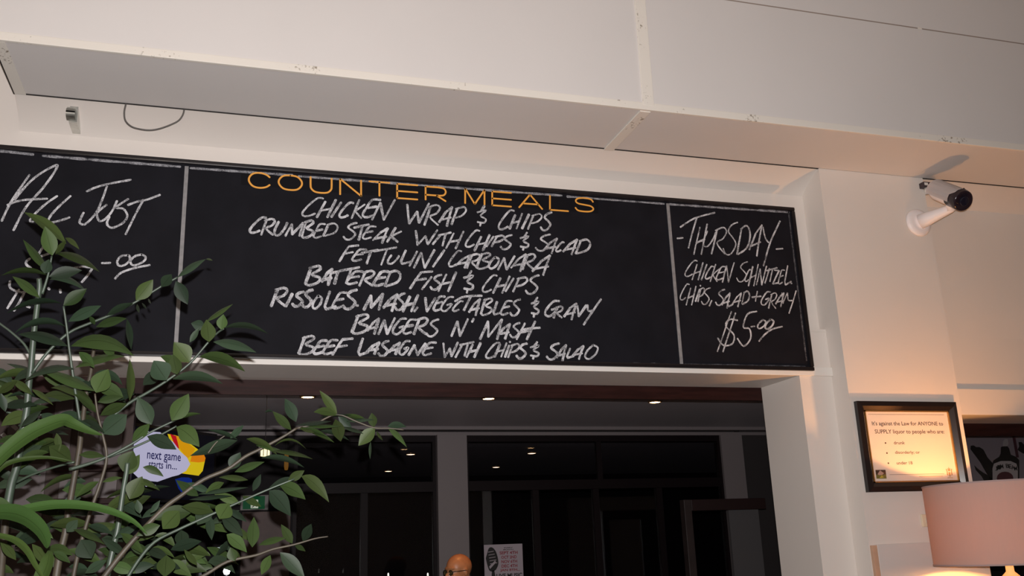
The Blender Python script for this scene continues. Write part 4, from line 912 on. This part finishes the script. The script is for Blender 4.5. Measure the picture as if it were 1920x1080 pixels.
for s_ in (-1, 1):
    shp = nb+lft*s_*.19+Vector((0, 0, -.09)); elb = shp+Vector((0, 0, -.29))+lft*s_*.04; wr = elb+fwd*.23+Vector((0, 0, -.05)); pm = wr+fwd*.07
    cap(bm, [shp, elb, wr], [.055, .042, .028]); ell(bm, pm-fwd*.02, (.045, .04, .016), Matrix((fwd, lft, Vector((0, 0, 1)))).transposed(), 14)
    for k in range(4):
        b_0 = pm+fwd*.02+lft*(k-1.5)*.019; Lf = (.06, .07, .066, .052)[k]
        cap(bm, [b_0, b_0+fwd*Lf*.6-Vector((0, 0, .008)), b_0+fwd*Lf*.95-Vector((0, 0, .026))], [.009, .0085, .007])
    cap(bm, [pm-fwd*.03-lft*s_*.03, pm-lft*s_*.058-Vector((0, 0, .01)), pm+fwd*.025-lft*s_*.062-Vector((0, 0, .018))], [.012, .010, .008])
    hip = nb+lft*s_*.09+Vector((0, 0, -.62)); kn = Vector((hip.x, hip.y, .47))+fwd*.02; an = Vector((kn.x, kn.y, .09))-fwd*.03
    cap(bm, [hip, kn, an], [.095, .062, .042]); cap(bm, [an-Vector((0, 0, .045)), an+fwd*.15-Vector((0, 0, .06))], [.043, .03])
body = remesh(bm, .0075, 'body', mat('warm_skin', (.52, .215, .09), .42, noise=.15, nscale=30), man)
bm = bmesh.new()
Rw = Matrix((fwd, lft, Vector((0, 0, 1)))).transposed()
for dz, dx, r in tor: ell(bm, nb+Vector((0, 0, -.08+dz))+fwd*dx, (.13, r+.018, .14), Rw, 20)
for s_ in (-1, 1):
    shp = nb+lft*s_*.19+Vector((0, 0, -.09)); elb = shp+Vector((0, 0, -.29))+lft*s_*.04; cap(bm, [shp, shp.lerp(elb, .75)], [.068, .062])
cap(bm, [nb-Vector((0, 0, .015)), nb-Vector((0, 0, .06))], [.068, .10])
remesh(bm, .015, 'shirt', mat('dark_shirt_cloth', (.02, .02, .025), .9), man)
bm = bmesh.new(); ell(bm, nb+Vector((0, 0, -.60)), (.135, .18, .12), Rw, 20)
for s_ in (-1, 1):
    hip = nb+lft*s_*.09+Vector((0, 0, -.62)); kn = Vector((hip.x, hip.y, .47))+fwd*.02; an = Vector((kn.x, kn.y, .09))-fwd*.03
    cap(bm, [hip, kn, an], [.108, .080, .066])
remesh(bm, .015, 'trousers', mat('dark_trouser_cloth', (.015, .015, .018), .9), man)
for s_ in (-1, 1):
    hip = nb+lft*s_*.09+Vector((0, 0, -.62)); kn = Vector((hip.x, hip.y, .47))+fwd*.02; an = Vector((kn.x, kn.y, .09))-fwd*.03
    bm = bmesh.new(); ell(bm, Vector((an.x, an.y, .05))+fwd*.07, (.145, .055, .05), Rw, 18); obj('shoe', bm, GLOSSB, man, smooth=True)
bm = bmesh.new()
GP = mat('glasses_frame', (.012, .008, .006), .3)
for s_ in (-1, 1):
    rg = [hp(.100-.006*abs(math.cos(a)), s_*(.034+.024*math.cos(a)), -.016+.017*math.sin(a)) for a in [i*math.pi/8 for i in range(17)]]
    tube(rg, .0032, 6, bm); tube([hp(.094, s_*.058, -.010), hp(.06, s_*.076, -.012), hp(-.01, s_*.084, -.014), hp(-.02, s_*.082, -.03)], .003, 6, bm)
tube([hp(.103, -.010, -.012), hp(.106, 0, -.009), hp(.103, .010, -.012)], .003, 6, bm)
gs = obj('glasses', bm, GP, man, smooth=True)
for s_ in (-1, 1):
    bm = bmesh.new(); vs = [bm.verts.new(hp(.0985-.006*abs(math.cos(a)), s_*(.034+.022*math.cos(a)), -.016+.0155*math.sin(a))) for a in [i*math.pi/8 for i in range(16)]]; bm.faces.new(vs)
    bmesh.ops.solidify(bm, geom=bm.faces, thickness=.001); obj('spectacle_lens', bm, mat('tinted_lens', (.10, .08, .03), .1), gs)
for s_ in (-1, 1):
    bm = bmesh.new(); ell(bm, hp(.084, s_*.031, -.014), (.010, .012, .010), RM, 12); obj('eye', bm, mat('eye_white', (.6, .5, .42), .2), man, smooth=True)
    bm = bmesh.new(); ell(bm, hp(.0925, s_*.031, -.015), (.003, .005, .005), RM, 10); obj('pupil', bm, K_, man, smooth=True)

#PLANTS
# ------------------------------------------------------------------ the leafy plant in front of the board
PB = Vector((-.62, 2.75, 0))
plant = thing('potted_plant', 'tall green potted plant with glossy pointed oval leaves, lower left', 'plant', PB)
obj('pot', lathe(PB, [(0, 0), (.17, 0), (.19, .02), (.235, .40), (.25, .42), (.25, .45), (.225, .45), (.215, .40), (0, .39)], 40), mat('dark_clay_pot', (.06, .035, .028), .5), plant, smooth=False)
obj('soil', lathe(PB+Vector((0, 0, .395)), [(.215, 0), (.12, .012), (0, .015)], 24), mat('soil', (.03, .02, .012), .9, bump=.5), plant)


def leaf_bm(p0, p1, up_bend, wapp, Wreal, sgn, tipw=.0, fold=.18, strap=False):
    """leaf from base p0 to tip p1; wapp = width seen, Wreal = real width (the rest is turned away from the viewer)"""
    bm = bmesh.new(); uvl = bm.loops.layers.uv.new('UVMap')
    ax = (p1-p0); L = ax.length; mid = (p0+p1)/2; view = (mid-CAM).normalized()
    pin = view.cross(ax).normalized(); ctrl = mid+up_bend*2
    c = min(1, wapp/Wreal); s_ = math.sqrt(max(0, 1-c*c))*sgn
    n = 12 if strap else 9; rows = []
    for i in range(n+1):
        t = i/n; p = p0*(1-t)**2+ctrl*2*t*(1-t)+p1*t*t
        tg = ((ctrl-p0)*(1-t)+(p1-ctrl)*t).normalized()
        q = view.cross(tg).normalized(); side = (q*c+view*s_).normalized(); nrm = side.cross(tg)
        if strap: wd = (min(1, .55+t*1.6))*(max(0, 1-t**2.6))**.8
        else:
            u = max(0, (t-.04)/.96); wd = (math.sin(math.pi*u**.82))**.85 if 0 < u < 1 else 0
            wd *= 1-.22*max(0, t-.6)/.4; wd = max(wd, .035*(1-t))
        h = Wreal/2*wd
        rows.append((p, [p-side*h+nrm*(-h*fold), p-side*h*.55+nrm*(-h*fold*.45), p, p+side*h*.55+nrm*(-h*fold*.45), p+side*h+nrm*(-h*fold)], t))
    V = [[bm.verts.new(v) for v in r[1]] for r in rows]
    for i in range(n):
        for k in range(4):
            f = bm.faces.new((V[i][k], V[i][k+1], V[i+1][k+1], V[i+1][k])); f.smooth = True
            for lp_, (a, b) in zip(f.loops, ((k, i), (k+1, i), (k+1, i+1), (k, i+1))): lp_[uvl].uv = (a/4, b/n)
    return bm


def px_scale(Y): return (atY(301, 700, Y)-atY(300, 700, Y)).length


def leaf(bx, by_, tx, ty_, wd, bend=0, Y=2.75, dY=0, m=None, strap=False, par=None, W=None, back=None):
    p0 = atY(bx, by_, Y); p1 = atY(tx, ty_, Y+dY); k = px_scale(Y)
    dx, dy = tx-bx, ty_-by_; L = math.hypot(dx, dy)
    # bend is in pixels, positive = arches upward in the picture
    upb = UP*(bend*k)
    real = max(wd*1.04, W if W else .36*L, 12 if not strap else 0)
    sg = random.choice((-1, 1))
    bm = leaf_bm(p0, p1, upb, wd*k, real*k, sg, strap=strap)
    if back if back is not None else random.random() < .5:
        bmesh.ops.reverse_faces(bm, faces=bm.faces)
    o = obj('leaf', bm, m or LEAF, par or plant, smooth=True, org=p0)
    return o


def stem(pts, r0, r1, Y0, Y1, m, par=None):
    n = len(pts); P = [tuple(atY(x, y, Y0+(Y1-Y0)*i/(n-1))) for i, (x, y) in enumerate(pts)]
    P = smooth_curve(P, 4); N = len(P); R_ = [r0+(r1-r0)*i/(N-1) for i in range(N)]
    k = px_scale((Y0+Y1)/2)
    return obj('stem', tube(P, [r*k for r in R_], 8), m, par or plant, smooth=True)


def root_stem(px, py, Y, r, m):
    """continue a stem from below the frame down to the soil"""
    a = atY(px, py, Y); b = PB+Vector((random.uniform(-.08, .08), random.uniform(-.08, .08), .40)); k = px_scale(Y)
    c = a*.45+b*.55; c.x += (a.x-b.x)*.3
    P = smooth_curve([tuple(a), tuple(a.lerp(c, .5)), tuple(c), tuple(b)], 4)
    obj('stem', tube(P, [r*k*(1+.4*i/len(P)) for i in range(len(P))], 8), m, plant, smooth=True)


# stems (bottom to top)
stem([(14, 948), (22, 905), (32, 872), (40, 820), (50, 770), (54, 720), (58, 690), (62, 640), (69, 580), (74, 540), (73, 522)], 8, 4.6, 2.85, 2.75, STEMG)
stem([(79, 551), (86, 530), (92, 508), (97, 480)], 3, 1.8, 2.75, 2.72, STEMG)
stem([(0, 1090), (6, 1020), (14, 948)], 7, 7, 2.9, 2.85, STEMB)
stem([(104, 1090), (112, 1040), (122, 1001), (128, 960), (134, 925), (142, 880), (149, 840), (152, 808), (155, 790), (158, 765), (164, 728), (170, 700), (174, 668), (178, 645)], 7, 3.2, 2.85, 2.9, STEMB)
stem([(178, 738), (183, 775), (192, 813), (200, 857), (190, 900), (173, 949), (160, 990), (146, 1040), (135, 1095)][::-1], 4.5, 1.8, 2.75, 2.68, STEMB)
stem([(119, 574), (125, 613), (130, 655), (137, 705), (143, 745), (150, 790)][::-1], 3.2, 2, 2.78, 2.7, STEMG)
stem([(198, 1095), (205, 1060), (214, 1020), (221, 990), (226, 955), (231, 920), (237, 886), (239, 868)], 6, 4.5, 2.7, 2.7, STEMG)
stem([(130, 880), (165, 870), (200, 857), (246, 833), (279, 812), (331, 787), (350, 781)], 3.5, 1.6, 2.72, 2.68, STEMG)
stem([(204, 857), (240, 843), (266, 832), (300, 816), (331, 799)], 2.6, 1.8, 2.73, 2.7, STEMG)
stem([(60, 700), (90, 660), (129, 624), (171, 605), (208, 590), (260, 563), (304, 536), (333, 520)], 3.2, 2, 2.78, 2.72, STEMG)
stem([(200, 790), (242, 756), (275, 737), (311, 715), (355, 682), (392, 640), (408, 624), (420, 616)], 3.2, 1.8, 2.74, 2.66, STEMG)
stem([(185, 1095), (235, 1030), (303, 957), (341, 928), (382, 899), (426, 880), (460, 856), (490, 841), (529, 820), (556, 803)], 5.5, 2.5, 2.65, 2.6, STEMB)
stem([(556, 803), (590, 795), (631, 777), (670, 791), (701, 802), (730, 803), (757, 806)], 2.2, 1.2, 2.6, 2.58, STEMB)
stem([(232, 1095), (260, 1050), (290, 1016), (330, 995), (380, 972), (427, 951), (459, 937), (500, 919), (552, 898)], 3.5, 1.8, 2.62, 2.56, STEMG)
stem([(340, 1100), (386, 1077), (427, 1053), (480, 1041), (511, 1030), (552, 1021), (590, 1010), (615, 1006)], 3.8, 1.2, 2.62, 2.56, STEMB)
stem([(12, 773), (40, 776), (80, 778)], 2, 1.6, 2.9, 2.9, STEMG)
stem([(-20, 590), (0, 607), (20, 622), (45, 645), (58, 668)], 2, 2.4, 2.8, 2.8, STEMG)
stem([(30, 905), (60, 890), (102, 876), (140, 866)], 2.4, 2, 2.86, 2.8, STEMG)
stem([(390, 850), (405, 830), (425, 815), (445, 808)], 1.6, 1.2, 2.6, 2.6, STEMB)
for a in ((0, 1090, 2.9, 7, STEMB), (104, 1090, 2.85, 7, STEMB), (135, 1095, 2.75, 4.5, STEMB), (198, 1095, 2.7, 6, STEMG), (185, 1095, 2.65, 5.5, STEMB), (232, 1095, 2.62, 3.5, STEMG), (340, 1100, 2.62, 4, STEMB)): root_stem(*a)

LV = """
124 457 45 398 22 6|98 479 84 424 30 0|104 477 124 450 11 0|105 475 187 510 17 10|122 446 149 468 10 4|90 508 43 449 16 2|84 513 92 486 22 0
88 516 2 517 11 8|92 519 154 507 25 2|93 524 163 548 13 14|119 573 163 541 25 0|74 558 23 518 18 3|115 569 12 588 12 10|122 612 27 625 13 14|127 649 33 627 22 8
133 649 252 668 30 20|128 603 190 573 22 2|180 613 238 597 18 3|178 609 167 592 9 0|200 592 250 568 14 2|255 563 287 524 29 0|303 538 322 514 22 0|333 520 386 486 14 4|386 486 399 489 4 2
330 527 352 571 27 0|257 570 261 587 6 0|266 568 275 580 4 0|278 560 283 570 4 0|238 598 246 656 13 0|148 660 177 690 18 2|185 652 160 640 12 0
415 618 419 589 22 0|385 604 437 570 10 2|392 641 387 599 30 0|384 612 358 606 22 0|356 642 374 614 12 0|420 615 503 626 13 9|400 641 481 661 21 6|374 669 460 697 23 10
355 679 326 641 38 0|312 713 288 676 42 0|332 702 324 664 27 0|324 711 418 720 20 9|291 713 284 690 12 0|340 690 300 668 20 4
180 736 203 692 38 0|178 733 72 692 20 4|183 775 138 738 14 2|192 813 238 777 42 0|188 779 238 757 20 2|243 751 243 672 16 0|183 754 232 744 16 2|140 692 44 716 14 14
141 689 234 668 17 8|214 668 193 643 18 0|188 816 107 782 14 2|106 812 111 847 13 0|133 863 92 836 34 0|78 776 106 792 20 0|10 772 0 735 14 0|-4 738 32 714 16 0
60 740 20 712 14 4|150 790 196 812 16 4|40 800 78 770 14 2|26 868 -10 830 20 2|60 730 100 760 10 4
284 796 258 744 34 0|322 789 354 738 36 0|331 787 377 776 8 3|331 801 374 838 34 6|276 818 331 843 26 2|445 826 356 855 24 0|445 824 389 806 9 2|432 822 457 797 14 0|248 827 281 794 22 0
231 884 250 845 38 0|268 876 307 894 15 4|243 936 267 893 34 0|192 904 230 896 9 3|185 903 142 933 14 2|236 890 262 852 24 0|252 900 300 920 12 6
555 791 534 747 24 2|546 806 511 771 18 0|511 772 496 774 5 2|632 777 599 732 18 0|631 779 588 773 17 5|629 786 639 828 26 0|634 778 661 806 16 0|703 802 672 836 27 0|701 801 697 774 19 0
727 800 762 801 15 4|728 804 763 839 12 6|695 828 694 861 6 0|706 808 718 826 6 0|690 790 640 778 10 2|556 797 622 790 9 2|562 805 616 821 10 4|515 836 574 842 5 14
462 823 520 853 14 6|510 846 587 861 10 6|490 859 571 877 12 7|555 897 500 920 18 2|565 893 617 942 25 10|524 910 573 937 26 6|505 920 545 968 34 4|540 901 571 882 18 0
432 880 451 848 25 0|440 885 496 866 16 2|474 921 489 889 14 0|473 1026 476 969 24 0|548 1019 527 983 18 0|568 1015 584 982 20 0|485 1022 537 1009 13 3|525 1036 572 1086 27 2|507 1041 490 1078 19 0
440 1052 432 1026 21 0|552 1022 573 1034 10 2|415 968 456 1006 24 3|425 1002 463 1036 24 3|391 964 397 1013 17 0|430 944 411 973 36 0|392 947 370 984 32 0|336 958 305 992 36 0|340 994 341 1029 26 0
320 1031 378 1015 22 2|312 1041 309 1082 34 0|355 937 436 930 9 3|370 927 466 914 9 4|428 955 463 979 13 2|262 963 257 937 14 0|282 962 300 938 11 0|360 960 290 975 30 4|450 945 400 925 18 2
420 905 385 925 16 2|395 925 350 905 14 3|372 930 330 900 20 0|400 960 340 950 24 2|465 900 410 895 12 3|300 985 255 1005 22 2|455 930 490 950 14 0
152 1012 172 1047 38 0|100 1035 132 1056 14 2|165 986 212 1003 14 4|138 993 197 1021 13 5|125 997 146 974 20 0|215 1010 262 985 16 3|225 1000 270 1040 18 3|90 1060 60 1020 18 2
235 1040 190 1010 16 2|160 1075 200 1050 18 0|240 1075 290 1060 20 5|30 1050 0 1015 16 2|205 1060 255 1075 22 3|280 1040 240 1020 18 2|60 985 100 1010 16 3|370 1060 345 1030 12 0
600 783 660 778 6 0|575 800 640 799 8 2|600 808 655 826 10 4|585 812 627 830 8 2|640 800 690 815 8 2|650 790 702 787 8 2|480 835 540 850 8 3|560 800 590 812 8 0
"""
i = 0
for row in LV.strip().split('\n'):
    for it in row.split('|'):
        v = [float(q) for q in it.split()]
        Y = 2.72 if v[0] < 300 and v[1] < 780 else (2.70 if v[0] < 300 else 2.6)
        leaf(*v[:5], bend=v[5], Y=Y+random.uniform(-.03, .03), dY=random.uniform(-.07, .04))
        i += 1
# deeper leaves that fill the crown behind
for k in range(120):
    x = random.uniform(-15, 270) if k < 90 else random.uniform(250, 460); y = random.uniform(700, 1075) if k < 90 else random.uniform(870, 1075)
    if 165 < x < 400 and 770 < y < 950: y += 150
    if 420 < x < 520 and y < 960: y += 70
    a = random.uniform(-.7, .7)+(0 if random.random() < .55 else math.pi); L = random.uniform(45, 85)
    x2, y2 = x+L*math.cos(a), y+L*math.sin(a)*.8
    if any(min(x, x2) < X1 and max(x, x2) > X0 and min(y, y2)-14 < Y1 and max(y, y2)+14 > Y0 for X0, X1, Y0, Y1 in ((452, 502, 928, 956), (255, 345, 840, 895))): continue
    leaf(x, y, x2, y2, random.uniform(9, 26), bend=random.uniform(2, 12), Y=random.uniform(2.82, 3.05), dY=random.uniform(-.08, .08))

# ------------------------------------------------------------------ second plant with long strap leaves, nearer the viewer
SB = Vector((-.78, 2.25, 0))
sp2 = thing('strap_leaf_plant', 'potted plant with long bright strap leaves at the lower left edge, nearest the viewer', 'plant', SB)
obj('pot', lathe(SB, [(0, 0), (.12, 0), (.135, .02), (.16, .30), (.17, .32), (.17, .34), (.155, .34), (.148, .30), (0, .29)], 36), mat('dark_clay_pot', (.06, .035, .028), .5), sp2)
obj('soil', lathe(SB+Vector((0, 0, .295)), [(.148, 0), (.08, .01), (0, .012)], 20), mat('soil', (.03, .02, .012), .9, bump=.5), sp2)
k = px_scale(2.25)
obj('stem', tube(smooth_curve([tuple(SB+Vector((0, 0, .29))), tuple(SB+Vector((-.03, .0, .8))), tuple(atY(-60, 1120, 2.25)), tuple(atY(-50, 990, 2.25)), tuple(atY(-45, 930, 2.25))], 5), [13*k]*20+[9*k], 10), STEMB, sp2, smooth=True)


def strapleaf(pts, wd, Y0, Y1):
    """long leaf along a picked centre line"""
    P = smooth_curve(pts, 4); N = len(P)-1; bm = bmesh.new(); uvl = bm.loops.layers.uv.new('UVMap'); V = []
    C3 = [atY(x, y, Y0+(Y1-Y0)*i/N) for i, (x, y) in enumerate(P)]; kk = px_scale((Y0+Y1)/2)
    for i, c in enumerate(C3):
        t = i/N; tg = (C3[min(N, i+1)]-C3[max(0, i-1)]).normalized(); view = (c-CAM).normalized(); q = view.cross(tg).normalized()
        side = (q*.85+view*.52).normalized(); nr = side.cross(tg); h = wd*kk/2/.85*min(1, .5+t*1.4)*max(.02, 1-t**3)**.8
        V.append([bm.verts.new(c+side*h*a+nr*(-abs(a)*h*.28)) for a in (-1, -.5, 0, .5, 1)])
    for i in range(N):
        for j in range(4):
            f = bm.faces.new((V[i][j], V[i][j+1], V[i+1][j+1], V[i+1][j]))
            for lp_, (a, b) in zip(f.loops, ((j, i), (j+1, i), (j+1, i+1), (j, i+1))): lp_[uvl].uv = (a/4, b/N)
    obj('leaf', bm, STRAP, sp2, smooth=True, org=C3[0])
strapleaf([(-48, 935), (-25, 890), (10, 850), (55, 815), (95, 796), (120, 789), (135, 795), (165, 808), (192, 816)], 30, 2.25, 2.35)
strapleaf([(-48, 960), (-20, 962), (20, 962), (50, 972), (74, 992), (85, 1012), (88, 1028)], 32, 2.25, 2.15)
strapleaf([(-40, 985), (5, 968), (50, 955), (105, 947), (160, 949), (210, 960), (250, 978), (276, 1002)], 18, 2.3, 2.2)
strapleaf([(-30, 1000), (20, 1010), (48, 1030), (66, 1060), (85, 1090)], 13, 2.3, 2.2)
strapleaf([(60, 1120), (75, 1090), (88, 1060), (92, 1040), (90, 1032)], 26, 2.25, 2.3)
strapleaf([(-45, 930), (-20, 905), (5, 875), (40, 862), (90, 858), (140, 866)], 10, 2.35, 2.4)
